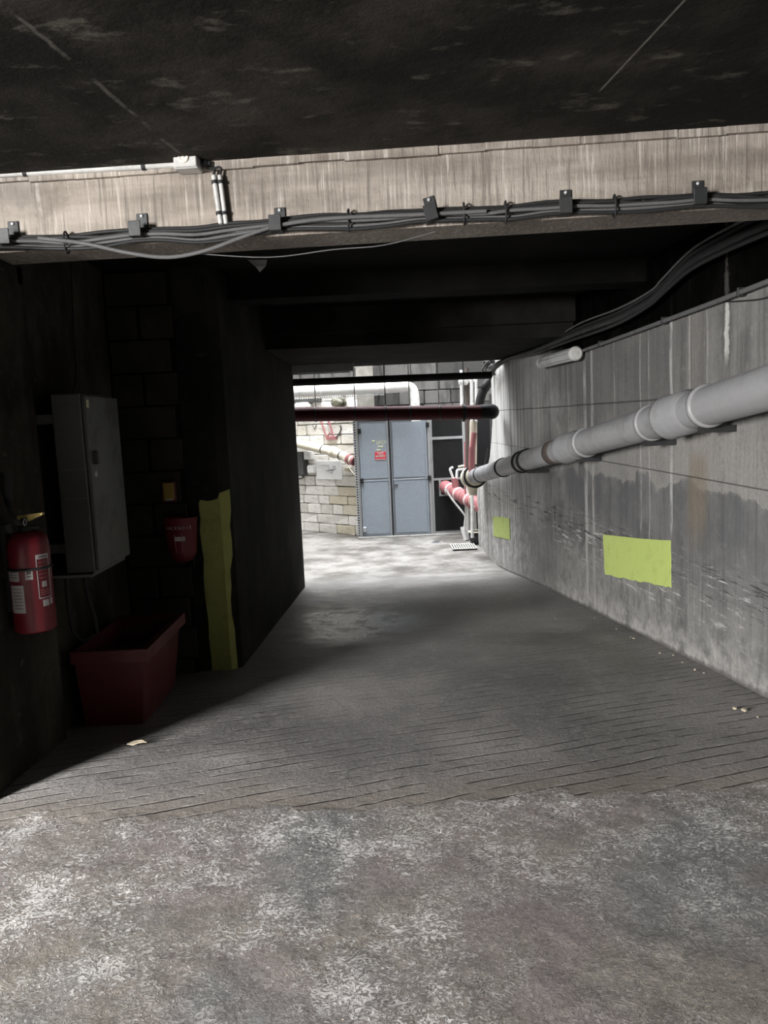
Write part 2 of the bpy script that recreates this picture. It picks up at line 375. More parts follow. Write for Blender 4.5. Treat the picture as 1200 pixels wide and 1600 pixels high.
def mat_dark(name, a, b, sc=1.5, streak=None, rough=.9):
    m = NT(name, rough, spec=.06)
    v = m.sc(streak) if streak else m.co
    c = m.mix(m.mr(m.noise(sc, 5, .62, v=v), .35, .75), a, b)
    c = m.mix(m.mr(m.noise(sc * 6, 4, .7), .6, .75, 0, .45), c, tuple(q * 1.8 for q in b))
    return m.done(c, m.bump(m.noise(sc * 14, 5, .7), .006, .7))
def mat_ceiling():
    m = NT('sooty_ceiling', .95, spec=.12)
    c = m.mix(m.mr(m.noise(1.4, 5, .6), .4, .75), (.014, .0125, .011), (.058, .052, .045))
    c = m.mix(m.mr(m.noise(5, 5, .7, v=m.sc((.8, 1.6, 1))), .56, .70, 0, .7), c, (.13, .12, .102))
    x, y, z = m.xyz()
    # two pale hairline cracks running towards the beam
    l1 = m.ma('SUBTRACT', x, m.ma('ADD', .86, m.ma('MULTIPLY', m.ma('SUBTRACT', y, 3.0), -.12)))
    cr = m.ma('MULTIPLY', pulse(m, l1, 0, .006), m.mr(y, 2.95, 3.0, 1, 0))
    l2 = m.ma('ADD', m.ma('SUBTRACT', x, m.ma('ADD', -.86, m.ma('MULTIPLY', m.ma('SUBTRACT', y, 3.0), .14))), m.ma('MULTIPLY', m.noise(6, 4), .04))
    cr2 = m.ma('MULTIPLY', pulse(m, l2, .02, .012), m.mr(m.noise(7, 4), .42, .55))
    c = m.mix(m.ma('MULTIPLY', m.ma('MAXIMUM', cr, m.ma('MULTIPLY', cr2, .45)), .8), c, (.22, .21, .185))
    return m.done(c, m.bump(m.noise(20, 5, .7), .008, .7))
def mat_stone():
    m = NT('pale_ashlar', .9)
    oi = m.n('ShaderNodeObjectInfo').outputs['Random']
    c = m.mix(oi, (.62, .59, .54), (.88, .855, .81))
    c = m.mix(m.mr(m.ma('FRACT', m.ma('MULTIPLY', oi, 7.3)), .84, .9), c, (.62, .56, .44))
    c = m.mix(m.mr(m.noise(5, 5, .65), .52, .72, 0, .6), c, (.30, .28, .25))
    return m.done(c, m.bump(m.noise(18, 5, .7), .008, .7))
def mat_soot_block():
    m = NT('blackened_blockwork', .9)
    oi = m.n('ShaderNodeObjectInfo').outputs['Random']
    c = m.mix(oi, (.035, .034, .033), (.14, .135, .128))
    c = m.mix(m.mr(m.noise(1.0, 5, .6, v=m.sc((3, 3, .6))), .48, .62, 0, .85), c, (.03, .029, .028))
    return m.done(c, m.bump(m.noise(18, 5, .7), .01, .7))

RW = [(2.16, -6.0), (2.13, 2.0), (2.11, 3.2), (2.08, 4.1), (2.04, 4.85), (2.0, 5.6), (1.95, 6.4), (1.895, 7.4), (1.83, 8.5), (1.74, 9.4), (1.66, 10.2), (1.60, 11.0), (1.575, 11.8), (1.57, 12.8)]
def onright(x, y, off=0.0):
    """meet of a pixel ray with the right wall (moved off metres into the lane)"""
    for a, b in zip(RW[:-1], RW[1:]):
        P = onplane(x, y, a, b, off)
        if a[1] - .02 <= P.y <= b[1] + .02: return P
    return P
def rwx(y):
    return float(np.interp(y, [p[1] for p in RW], [p[0] for p in RW]))
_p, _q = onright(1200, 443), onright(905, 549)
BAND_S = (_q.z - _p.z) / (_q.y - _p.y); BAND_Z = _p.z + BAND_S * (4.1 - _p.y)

M = dict(
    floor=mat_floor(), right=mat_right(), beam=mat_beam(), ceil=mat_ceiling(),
    dark=mat_dark('shade_dark_concrete', (.012, .0115, .0105), (.028, .027, .024), 2.0),  # this and the next three lowered to put deeper shade into the colour
    block=mat_dark('shade_dark_block', (.022, .021, .018), (.046, .043, .037), 2.5),
    black=mat_dark('sooty_shade_concrete', (.005, .005, .0045), (.013, .0125, .0115), 2.0),
    leftw=mat_dark('dull_render', (.02, .019, .0155), (.075, .07, .058), 2.2, (1, 1, .6)),
    stone=mat_stone(), soot=mat_soot_block(),
    mortar=mat_dark('mortar', (.26, .245, .22), (.38, .36, .33), 6),
    court=mat_dark('court_render', (.20, .195, .185), (.42, .41, .39), 1.2, (2, 2, .5)),
    pipegrey=paint('grey_pvc', (.22, .22, .226), .45, wear=.45, scale=3),
    pipedark=paint('rusty_clamp', (.06, .052, .05), .6, wear=.6),
    rust=paint('rust', (.06, .042, .036), .8, wear=.6, scale=14),
    dullwhite=paint('dusty_white_plastic', (.40, .395, .38), .55, wear=.35, scale=9),
    white=paint('white_plastic', (.72, .72, .71), .45, wear=.3, scale=9),
    board=paint('clean_white_board', (.86, .86, .86), .6, wear=.04),
    cream=paint('cream_enamel', (.66, .61, .50), .5, wear=.3, scale=4),
    cable=paint('black_cable', (.014, .014, .0145), .6, wear=.2, spec=.25),
    cablegrey=paint('dusty_grey_cable', (.085, .085, .086), .65, wear=.35, scale=9, spec=.25),
    steel=paint('dull_steel_bracket', (.02, .021, .022), .5, .2, wear=.3),
    galv=paint('galvanised_steel', (.42, .43, .44), .4, .4, wear=.3),
    red=paint('red_enamel', (.12, .005, .012), .4, wear=.15),
    reddull=paint('red_plastic', (.085, .004, .007), .55, wear=.35, scale=4),
    redpipe=paint('oxblood_pipe_paint', (.07, .007, .011), .6, wear=.4, scale=4, spec=.2),
    pink=paint('faded_red_pipe_paint', (.32, .12, .127), .5, wear=.3, scale=5),
    yellow=paint('yellow_green_paint', (.34, .41, .115), .7, wear=.22, dirt=(.10, .12, .03), scale=9, bump=.002),
    yellowp=paint('chalky_yellow_paint', (.30, .305, .09), .75, wear=.35, dirt=(.08, .075, .03), scale=7, bump=.004),
    callpt=paint('amber_plastic', (.28, .19, .03), .4, wear=.2),
    label=paint('label_paper', (.42, .41, .40), .7, wear=.2, scale=20),
    labeltext=paint('label_print', (.12, .11, .11), .7, wear=.1, scale=20),
    cab=paint('grey_cabinet_paint', (.06, .062, .06), .45, wear=.3, scale=4),
    cabdark=paint('cabinet_trim', (.10, .10, .10), .5, wear=.3),
    door=paint('blue_grey_door_paint', (.255, .29, .335), .5, wear=.22, dirt=(.18, .2, .23), scale=2.5),
    doorframe=paint('grey_frame_paint', (.30, .305, .31), .55, wear=.3),
    sign=paint('sign_red', (.62, .03, .05), .5, wear=.1),
    chalk=paint('pale_yellow_chalk', (.62, .64, .38), .9, wear=.3, scale=30),
    mesh=paint('dark_wire_mesh', (.04, .04, .042), .7, wear=.2, spec=.2),
    inside=paint('shade_dark_interior', (.015, .015, .016), .9, wear=.3, scale=3, spec=.1),
    grate=paint('pale_grate', (.52, .50, .46), .7, wear=.3),
    hole=paint('drain_shaft_shade', (.01, .01, .01), .9, spec=.1),
    olive=paint('olive_lamp', (.12, .115, .08), .5),
    sand=paint('dark_sand', (.09, .08, .065), .95, wear=.4, scale=20),
    leaf=paint('dry_scrap', (.40, .34, .25), .9, wear=.4, scale=20),
    diff=paint('clouded_diffuser', (.33, .335, .335), .4, wear=.25, scale=6),
    ink=paint('faint_ink', (.35, .37, .40), .9, wear=.1),
    brass=paint('brass', (.45, .36, .12), .4, .5),
)
def struct(mb, name, mat, label, cat):
    return tag(mb.build(name, mat), label, cat, None, 'structure')

# ------------------------------------------------------------------ floor
def build_floor():
    xs = np.concatenate([np.linspace(-14, -2.3, 24), np.linspace(-2.2, 2.2, 200), np.linspace(2.3, 4, 6)])
    ys = np.concatenate([np.linspace(-9, 1.2, 30), np.linspace(1.25, 5.0, 200), np.linspace(5.02, 11.5, 220), np.linspace(11.6, 18, 40)])
    X, Y = np.meshgrid(xs, ys)
    Z = np.where(Y < R0, 0, np.where(Y < R1, -SL * (Y - R0), ZB))
    # soften the two breaks of slope
    def soft(Y): return -SL * .5 * ((np.sqrt((Y - R0) ** 2 + .06) + (Y - R0)) - (np.sqrt((Y - R1) ** 2 + .06) + (Y - R1)))
    Z = soft(Y)
    def vn(s, seed):
        r = np.random.default_rng(seed); G = r.random((64, 64)); u = X * s; v = Y * s
        i = np.floor(u).astype(int); j = np.floor(v).astype(int); a = u - i; b = v - j
        a = a * a * (3 - 2 * a); b = b * b * (3 - 2 * b)
        q = lambda ii, jj: G[ii % 64, jj % 64]
        return (q(i, j) * (1 - a) + q(i + 1, j) * a) * (1 - b) + (q(i, j + 1) * (1 - a) + q(i + 1, j + 1) * a) * b - .5
    Z = Z + .010 * vn(1.7, 1) + .006 * vn(5, 2) * (Y < 3.4) + .006 * vn(14, 3) * (Y < 3.0) + .005 * vn(29, 4) * (Y < 3.0)
    n, mm = X.shape
    co = np.stack([X, Y, Z], -1).reshape(-1, 3)
    idx = np.arange(n * mm).reshape(n, mm)
    q = np.stack([idx[:-1, :-1], idx[:-1, 1:], idx[1:, 1:], idx[1:, :-1]], -1).reshape(-1, 4)
    me = bpy.data.meshes.new('floor'); me.from_pydata(co.tolist(), [], q.tolist())
    me.polygons.foreach_set('use_smooth', np.ones(len(q), bool)); me.update()
    o = bpy.data.objects.new('floor', me); COL.objects.link(o); me.materials.append(M['floor'])
    tag(o, 'worn grey concrete floor and grooved ramp sloping down to the court', 'floor', None, 'structure')
build_floor()

# ------------------------------------------------------------------ right wall
def build_right():
    b = MB()
    pts = []
    for a, c in zip(RW[:-1], RW[1:]):
        k = 1 if c[1] < 3 else 4
        for i in range(k): pts.append((a[0] + (c[0] - a[0]) * i / k, a[1] + (c[1] - a[1]) * i / k))
    pts.append(RW[-1])
    main = [p for p in pts if p[1] <= 11.001]
    zs = [-.9, 0, .7, 1.4, 2.1, 2.8]
    T = .35
    for (p, q) in zip(main[:-1], main[1:]):
        for z0, z1 in zip(zs[:-1], zs[1:]):
            b.add([(p[0], p[1], z0), (q[0], q[1], z0), (q[0], q[1], z1), (p[0], p[1], z1)], [(3, 2, 1, 0)], True)
    e = main[-1]
    b.add([(e[0], e[1], -.9), (e[0] + T, e[1], -.9), (e[0] + T, e[1], 2.8), (e[0], e[1], 2.8)], [(0, 1, 2, 3)])
    b.add([(main[0][0] + T, main[0][1], -.9), (e[0] + T, e[1], -.9), (e[0] + T, e[1], 2.8), (main[0][0] + T, main[0][1], 2.8)], [(0, 1, 2, 3)])
    # lower wing running on into the court with a ragged top
    prof = [(11.0, 1.45), (11.12, 1.2), (11.3, .95), (11.7, .66), (12.1, .55), (12.8, .5), (12.8, -.9), (11.0, -.9)]
    n = len(prof)
    vs = [(rwx(y), y, z) for y, z in prof] + [(rwx(y) + T, y, z) for y, z in prof]
    b.add(vs, [tuple(range(n)), tuple(reversed(range(n, 2 * n)))] + [(i, n + i, n + (i + 1) % n, (i + 1) % n) for i in range(n)])
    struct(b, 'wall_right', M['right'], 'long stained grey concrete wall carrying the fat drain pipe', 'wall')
build_right()

# ------------------------------------------------------------------ left side: near wall, alcove, pier, passage wall
LX = -1.75                                     # plane of the near left wall
AY = 5.32                                      # plane of the alcove back wall
PX = -1.07                                     # plane of the passage wall
b = MB(); b.bb((-5.4, 3.15, -.9), (LX, 3.95, 2.382)); b.bb((-5.4, 3.9, 2.3), (LX, 3.96, 2.7)); b.bb((-5.4, 3.95, -.9), (LX - .06, AY + .12, 2.8))
struct(b, 'wall_left', M['leftw'], 'dim drab rendered wall behind the fire extinguisher', 'wall')
b = MB()
ch = .07
poly = [(-5.4, AY, 0), (PX - ch, AY, 0), (PX, AY + ch, 0), (PX + .02, 9.63, 0), (-5.4, 9.63, 0)]
b.prism([Vector((x, y, -.9)) for x, y, _ in poly], (0, 0, 3.7))
wp = struct(b, 'wall_passage', M['dark'], 'dark concrete pier and passage wall left of the ramp', 'wall')
# concrete blocks of the alcove back wall
bw = MB(); bw.bb((LX - .06, AY - .035, -.3), (-1.36, AY + .01, 2.6))
ab = struct(bw, 'wall_alcove', M['black'], 'dark blockwork back wall of the alcove behind the red sand bin', 'wall')
for r in range(13):
    z0 = -.28 + r * .222
    x = LX - .05 - (.21 if r % 2 else 0)
    while x < -1.36:
        x0, x1 = max(x, LX - .055), min(x + .415, -1.355)
        if x1 - x0 > .03:
            k = MB(); k.bb((x0 + .006, AY - .050 - random.random() * .006, z0 + .006), (x1 - .006, AY - .02, z0 + .216), .006)
            k.build('block', M['block'], ab)
        x += .425

# ------------------------------------------------------------------ ceilings and beams
BA, BB = (-1.65, 3.62), (1.72, 3.41)           # plan line of the cable beam's face
def bp(s, off=0.0):
    n = Vector((-(BB[1] - BA[1]), BB[0] - BA[0])).normalized()
    return (BA[0] + (BB[0] - BA[0]) * s + n.x * off, BA[1] + (BB[1] - BA[1]) * s + n.y * off)
BZ0, BZ1 = 2.385, 2.712
def beam_prism(b, s0, s1, o0, o1, z0, z1):
    P = [bp(s0, o0), bp(s1, o0), bp(s1, o1), bp(s0, o1)]
    b.prism([Vector((p[0], p[1], z0)) for p in P], (0, 0, z1 - z0))
b = MB(); beam_prism(b, -1.1, 1.3, 0, .25, BZ0, 2.85)
cb = struct(b, 'concrete_beam', M['beam'], 'pale board-marked concrete beam carrying a bundle of black cables', 'beam')
b = MB()
ns = 40
for i in range(ns):
    s0 = -1.1 + 2.4 * i / ns; s1 = s0 + 2.4 / ns
    beam_prism(b, s0, s1, -.018 - .008 * random.random(), 0.002, 2.686 - .010 * random.random(), 2.735)
b.build('top_lip', M['beam'], cb)
b = MB()
b.bb((-4.3, -6.3, 2.715), (2.6, 3.9, 3.1))
struct(b, 'ceiling', M['ceil'], 'sooty dark concrete ceiling above the foreground', 'ceiling')
b = MB(); b.bb((-5.4, 3.72, 2.63), (2.6, 10.3, 3.1))
struct(b, 'ceiling_passage', M['black'], 'black concrete ceiling between the cable beam and the court', 'ceiling')
b = MB(); b.bb((-5.4, 5.75, 2.47), (2.4, 6.05, 2.7))
struct(b, 'concrete_beam', M['black'], 'dark second beam across the passage ceiling behind the cable beam', 'beam')
b = MB(); b.bb((-5.4, 7.5, 2.27), (2.4, 10.27, 2.75)); b.bb((-5.4, 7.42, 2.40), (2.4, 7.55, 2.75), .01)
struct(b, 'lintel', M['dark'], 'dark deep lintel over the mouth of the court', 'lintel')
# enclosing shell behind the camera (open to the street on the left)
b = MB(); b.bb((-4.5, -6.4, -.2), (2.6, -6.0, 2.9)); struct(b, 'wall_rear', M['leftw'], 'wall closing the garage behind the viewer', 'wall')
b = MB(); b.bb((-4.5, .6, -.3), (-4.2, 3.3, 2.9)); b.bb((-4.5, -6.2, -.3), (-4.2, -3.2, 2.9))
struct(b, 'wall_entrance', M['leftw'], 'wall with the open street entrance left of the viewer', 'wall')

b = MB(); b.bb((-9.6, -12, -.3), (-9.2, 6, 9)); b.bb((-9.4, -12, -.3), (3.0, -11.6, 9))  # unseen wall added outside the entrance to hold back low sky
struct(b, 'wall_sky_block', M['leftw'], 'unseen added wall outside the entrance that blocks the low sky', 'wall')
# ------------------------------------------------------------------ court walls
H = COURT_TOP
b = MB(); b.bb((-5.4, 10.0, 2.60), (5.0, 10.29, H)); struct(b, 'wall_court_facade', M['court'], 'facade above the lintel facing the court', 'wall')
b = MB(); b.bb((-3.9, 9.6, -.9), (-3.5, 18, H)); struct(b, 'wall_court_left', M['court'], 'side wall of the court hidden behind the pier', 'wall')
b = MB(); b.bb((2.45, 10.0, -.9), (2.8, 18, H)); struct(b, 'wall_court_right', M['court'], 'pale side wall of the court behind the vertical pipes', 'wall')
SA, SB = (-3.4, 17.12), (-.42, 14.52)
CY = 15.35                                     # plane of the blackened wall behind the cage
b = MB(); b.bb((-1.3, CY + .03, -.9), (2.6, CY + .4, H))
wb = struct(b, 'wall_back', M['soot'], 'blackened block wall at the back of the court above the steel doors', 'wall')
zc = -.6; r = 0
while zc < 3.4:
    x = -1.25 - (.3 if r % 2 else 0)
    while x < 2.45:
        w = .42 + .2 * random.random(); x0 = max(x, -1.25); x1 = min(x + w, 2.44)
        if x1 - x0 > .05:
            k = MB(); k.bb((x0 + .008, CY - .01 - .015 * random.random(), zc + .008), (x1 - .008, CY + .04, zc + .262), .008)
            k.build('block', M['soot'], wb)
        x += w
    zc += .27; r += 1
# angled ashlar wall, every stone its own piece
sd = (Vector((SB[0], SB[1], 0)) - Vector((SA[0], SA[1], 0))); SLN = sd.length; sd.normalize(); sn = Vector((sd.y, -sd.x, 0))
if sn.y > 0: sn = -sn
def sp(u, off, z): return Vector((SA[0], SA[1], 0)) + sd * u + sn * off + Vector((0, 0, z))
b = MB()
b.prism([sp(0, -.02, -.9), sp(SLN, -.02, -.9), sp(SLN, -.5, -.9), sp(0, -.5, -.9)], (0, 0, H + .9))
ws = struct(b, 'wall_ashlar', M['mortar'], 'pale ashlar stone wall left of the steel doors in the bright court', 'wall')
var = []
for k in range(7):
    q = MB(); q.box((0, 0, 0), (1, 1, 1), None, .06)
    q.v = [(a + random.uniform(-.02, .02), c + random.uniform(-.12, .12), d + random.uniform(-.035, .035)) for a, c, d in q.v]
    me = q.mesh('stone'); me.materials.append(M['stone']); var.append(me)
ang = math.atan2(sd.y, sd.x)
z = -.62
while z < 3.2:
    hgt = random.choice((.17, .19, .2, .21, .23)); u = 1.15 - random.random() * .4
    while u < SLN - .02:
        w = random.uniform(.26, .62); u1 = min(u + w, SLN)
        if u1 - u > .1:
            o = bpy.data.objects.new('stone', random.choice(var)); COL.objects.link(o)
            o.location = sp((u + u1) / 2, -.005, z + hgt / 2); o.rotation_euler = (0, 0, ang)
            o.scale = (u1 - u - .014, .07, hgt - .014); o.parent = ws
            if z > 2.05: o.material_slots[0].link = 'OBJECT'; o.material_slots[0].material = M['soot']
        u = u1
    z += hgt


# ------------------------------------------------------------------ cables and fittings on the beam
def onbeam(x, y, off): return onplane(x, y, BA, BB, off)
base = [(-90, 382), (0, 378), (120, 379), (222, 366), (330, 366), (437, 350), (560, 344), (673, 336), (780, 333), (882, 323), (990, 322), (1090, 312), (1200, 315), (1300, 306)]
xs_b = [p[0] for p in base]; ys_b = [p[1] for p in base]
kinds = [
    (-11, .0085, 'cable', 'uppermost black cable of the bundle along the concrete beam'),
    (-6, .0095, 'cable', 'thick black cable second from the top of the beam bundle'),
    (-1, .008, 'cablegrey', 'dusty grey cable in the middle of the beam bundle'),
    (3, .010, 'cable', 'thick black cable under the dusty grey one in the beam bundle'),
    (7, .007, 'cablegrey', 'thin grey cable low in the beam bundle'),
    (11, .008, 'cable', 'lowest straight black cable of the beam bundle'),
]
for i, (dy, r, mt, lab) in enumerate(kinds):
    pts = []
    for k in range(29):
        x = -90 + 1390 * k / 28
        pin = min(abs(x - q) for q in (18, 222, 437, 673, 882, 1090)) / 110.0
        y = float(np.interp(x, xs_b, ys_b)) + dy * (.75 + .3 * min(1, pin)) + random.uniform(-3.5, 3.5) * min(1, pin)
        pts.append(onbeam(x, y, -.014 - .012 * (i % 3) - random.uniform(0, .004)))
    tag(MB().tube(bez(pts, 3), r, 8).build('cable', M[mt]), lab, 'cable', 'cables along the concrete beam')
sag = [onbeam(x, y, o) for x, y, o in ((60, 372, -.06), (130, 380, -.06), (200, 395, -.055), (262, 402, -.05), (320, 392, -.055), (375, 372, -.06), (437, 352, -.06), (520, 341, -.058), (640, 336, -.056), (760, 330, -.055))]
tag(MB().tube(bez(sag, 5), .009, 8).build('cable', M['cablegrey']), 'grey cable sagging in a loop below the beam bundle at left', 'cable', 'cables along the concrete beam')
lw = [onbeam(x, y, -.03) for x, y in ((300, 396), (420, 402), (520, 390), (600, 383), (680, 362))]
tag(MB().tube(bez(lw, 5), .003, 6).build('thin_wire', M['cablegrey']), 'thin loose wire drooping along the lower edge of the beam', 'wire')
bd = (Vector((BB[0], BB[1], 0)) - Vector((BA[0], BA[1], 0))).normalized()
BM = Matrix(((bd.x, -bd.y, 0), (bd.y, bd.x, 0), (0, 0, 1)))
where = ['leftmost black cable hook, at the left end of the beam', 'black cable hook second from left, below the white conduit', 'black cable hook right of the two white conduit stubs',
         'tilted black cable hook near the middle of the beam', 'black cable hook fourth along, below a chipped spot of the beam', 'rightmost black cable hook on the beam']
for (x, y, tilt), lab in zip(((22, 368, 0), (223, 356, 0), (438, 347, 0), (675, 330, -14), (884, 320, 0), (1090, 306, 0)), where):
    c = onbeam(x, y, -.004)
    t = thing('cable_hook', c, lab, 'hook', 'cable hooks on the beam')
    TM = BM @ Matrix.Rotation(math.radians(tilt), 3, 'Y')
    def loc(v): return c + TM @ Vector(v)
    MB().box(loc((0, 0, .012)), (.05, .006, .10), TM, .002).build('back_plate', M['steel'], t)
    MB().box(loc((-.012, -.036, -.048)), (.055, .072, .006), TM, .002).build('arm', M['steel'], t)
    MB().box(loc((-.012, -.072, -.018)), (.055, .006, .066), TM, .002).build('front_plate', M['steel'], t)
    MB().lathe([(.008, 0), (.008, .004), (.004, .006)], loc((0, -.003, .05)), TM @ Vector((0, -1, 0)), 8).build('screw', M['galv'], t)
for x, lab in ((104, 'black cable tie around the bundle left of the second hook'), (725, 'black cable tie right of the tilted hook'), (790, 'black cable tie left of the fourth hook'), (545, 'black cable tie between the stubs and the tilted hook'), (960, 'black cable tie right of the fourth hook')):
    y = float(np.interp(x, xs_b, ys_b)); c = onbeam(x, y, -.030)
    pts = [c + BM @ Vector((random.uniform(-.001, .001), .028 * math.cos(a), .047 * math.sin(a))) for a in np.linspace(0, 2 * math.pi, 17)]
    tag(MB().tube(pts, .0045, 6).build('cable_tie', M['cable']), lab, 'cable tie', 'cable ties on the beam bundle')

t = thing('conduit', onbeam(130, 266, -.02), 'white plastic conduit running along the top of the beam to the box', 'conduit')
MB().tube([onbeam(-90, 277, -.022), onbeam(100, 267.5, -.022), onbeam(278, 257, -.022)], .0135, 12).build('tube', M['dullwhite'], t)
MB().tube([onbeam(-90, 282, -.018), onbeam(225, 264, -.018)], .006, 8).build('companion_wire', M['cable'], t)
for x, y in ((225, 260), (40, 270)):
    c = onbeam(x, y, -.02); MB().tube([c - bd * .009, c + bd * .009], .0185, 12).build('clip', M['cable'], t)
c = onbeam(294, 253, -.046)
t = thing('junction_box', c, 'white square junction box with round cap on the beam', 'junction box')
MB().box(c, (.108, .085, .078), BM, .006).build('body', M['dullwhite'], t)
q = c + BM @ Vector((0, -.046, 0)); MB().box(q, (.100, .008, .070), BM, .003).build('cover', M['dullwhite'], t)
q = c + BM @ Vector((-.005, -.049, .004))
kn = MB().lathe([(.024, 0), (.024, .005), (.019, .008), (.015, .008), (.014, .005), (.006, .005), (.004, .009)], q, BM @ Vector((0, -1, 0)), 20).build('cap', M['cream'], t)
q = c + BM @ Vector((.06, .01, -.008)); MB().lathe([(.018, 0), (.018, .02), (.011, .022), (.011, .035)], q, BM @ Vector((1, 0, 0)), 12).build('cable_gland', M['cable'], t)
for x0, x1, lab in ((334, 345, 'left one of two short white conduit stubs under the junction box'), (343.5, 353.5, 'right one of two short white conduit stubs under the junction box')):
    a, e = onbeam(x0, 274, -.022), onbeam(x1, 350, -.022)
    t = thing('conduit_stub', a, lab, 'conduit', 'white conduit stubs on the beam')
    MB().tube([a, e], .0105, 12).build('tube', M['dullwhite'], t)
    for f in (.14, .78):
        p = a + (e - a) * f; u = (e - a).normalized(); k = MB().tube([p - u * .007, p + u * .007], .015, 10).build('clip', M['cable'], t)
    up = onbeam(x0 + 1, 262, -.02); g0 = onbeam(316, 258, -.03)
    MB().tube(bez([g0, (g0 + up) / 2 + Vector((0, 0, -.008)), up, a], 5), .006, 8).build('upper_wire', M['cable'], t)
    dn = onbeam(x1 + 14, 362, -.03)
    MB().tube(bez([e, e + Vector((.012, 0, -.02)), dn, onbeam(x1 + 70, 352, -.04)], 6), .005, 8).build('lower_wire', M['cablegrey'], t)

# peeled flake hanging from the black ceiling
z = 2.63; d = ray(402, 405); c = CAM + d * ((z - CAM.z) / d.z)
k = MB(); k.prism([c + Vector(v) for v in ((-.065, 0, .0), (.06, .02, -.002), (.052, .0, -.045), (.012, -.02, -.085), (-.012, -.02, -.05))], (.0, .006, 0))
tag(k.build('peeled_flake', M['label']), 'pale three-cornered flake hanging from the black ceiling behind the beam', 'flake')

# ------------------------------------------------------------------ fat drain pipe on the right wall
A = onright(1200, 606, .175); B = onright(742, 744, .175); ax = (B - A).normalized()
def ptx(px):
    """point of the pipe axis seen in image column px"""
    lo, hi = -1.0, (B - A).length + .3
    for _ in range(40):
        m_ = (lo + hi) / 2; v = A + ax * m_ - CAM
        xx = 600 + F * v.dot(RT) / v.dot(FW)
        if xx > px: lo = m_
        else: hi = m_
    return A + ax * lo
start = A - ax * 2.6
dp = thing('drain_pipe', A, 'fat grey plastic drain pipe sloping along the right wall', 'pipe')
PR = .112
cuts = [start] + [ptx(x) for x in (1075, 905, 820)] + [B + ax * .1]
for p, q in zip(cuts[:-1], cuts[1:]): MB().tube([p, p + (q - p) * .5, q], PR, 32).build('pipe_section', M['pipegrey'], dp)
for px, w, r in ((1062, .30, .134), (893, .34, .134)):
    p = ptx(px); MB().lathe([(PR + .001, -w * .62), (r, -w * .45), (r, w * .3), (r + .008, w * .34), (r + .008, w * .44), (PR + .002, w * .5)], p, ax, 32).build('socket', M['pipegrey'], dp)
for px, r in ((1106, .126), (1018, .122), (916, .126), (787, .124), (752, .122)):
    p = ptx(px); MB().lathe([(PR - .002, -.02), (r, -.016), (r, .016), (PR - .002, .02)], p, ax, 32).build('ring', M['pipegrey'] if px > 900 else M['cable'], dp)
for px in (824, 816):
    p = ptx(px); MB().lathe([(PR - .002, -.03), (.129, -.026), (.129, .026), (PR - .002, .03)], p, ax, 32).build('rubber_sleeve', M['cable'], dp)
p = ptx(868); MB().lathe([(PR - .002, -.09), (.119, -.085), (.119, .085), (PR - .002, .09)], p, ax, 32).build('rust_stained_band', M['rust'], dp)
for px in (1098, 1010, 902, 826):                                  # wall brackets under the pipe
    p = ptx(px); n2 = Vector((rwx(p.y) - p.x, 0, 0)); 
    k = MB(); k.bb((p.x - .02, p.y - .02, p.z - PR - .035), (rwx(p.y) + .02, p.y + .02, p.z - PR + .004)); k.build('bracket', M['steel'], dp)
# fitting at the far end
ep = B + ax * .12
MB().lathe([(.12, -.16), (.165, -.12), (.165, .0), (.15, .06), (.15, .16), (.165, .18), (.165, .24), (.11, .28)], ep, ax, 28).build('end_fitting', M['cream'], dp)
MB().torus(ep - ax * .13, ax, .168, .014, 28, 8).build('seal', M['cable'], dp)
MB().torus(ep + ax * .05, ax, .155, .012, 28, 8).build('seal', M['cable'], dp)
MB().tube([ep + ax * .1 + Vector((0, 0, -.1)), ep + ax * .1 + Vector((0, 0, -.28))], [.10, .06], 16).build('drip_cup', M['cream'], dp)

# ------------------------------------------------------------------ lamp, conduit and cable run on the right wall
a, e = onright(901, 552, .095), onright(846, 567, .095); u = (e - a).normalized()
t = thing('tube_lamp', a, 'unlit ribbed white tube lamp on the right wall below the cables', 'lamp')
k = MB(); n = 20; L = (e - a).length
prof = [.062 if i % 2 else .056 for i in range(n)]
ref = (Vector((0, 0, 1)) - u * u.z).normalized(); w = u.cross(ref)
rg = [[a + u * h + (ref * math.cos(2 * math.pi * i / n) + w * math.sin(2 * math.pi * i / n)) * prof[i] for i in range(n)] for h in (.04, L - .04)]
k.add(rg[0] + rg[1], [(i, (i + 1) % n, n + (i + 1) % n, n + i) for i in range(n)] + [tuple(reversed(range(n))), tuple(range(n, 2 * n))])
k.build('diffuser', M['diff'], t)
for p, sgn in ((a, 1), (e, -1)):
    MB().lathe([(.05, 0), (.066, .012), (.066, .055)], p, u * sgn, 20).build('end_cap', M['dullwhite'], t)
mid = (a + e) / 2
for f in (.2, .8):
    p = a + (e - a) * f; MB().bb((p.x + .03, p.y - .04, p.z - .03), (rwx(p.y) + .02, p.y + .04, p.z + .03)).build('wall_mount', M['dullwhite'], t)
pts = [onright(x, y, .03) for x, y in ((1290, 404), (1200, 440), (1120, 471), (1050, 497), (980, 523), (905, 550))]
t = thing('wall_conduit', pts[1], 'thin grey conduit running along the black band of the right wall to the lamp', 'conduit')
MB().tube(pts, .016, 10).build('tube', M['cablegrey'], t)
for x, y in ((1160, 456), (1040, 501), (940, 537)):
    p = onright(x, y, .02); MB().box(p, (.06, .02, .05), None, .003).build('saddle', M['steel'], t)
tag(MB().tube(bez([onright(x, y, .008) for x, y in ((1290, 445), (1210, 462), (1185, 468), (1150, 471), (1120, 474), (1060, 495))], 5), .004, 6).build('thin_wire', M['cable']), 'thin black wire sagging under the conduit at the right edge', 'wire')
run = [(1310, 308), (1200, 349), (1120, 385), (1075, 415), (1035, 452), (1015, 470), (965, 497), (900, 522), (840, 543), (795, 558), (774, 572), (766, 590)]
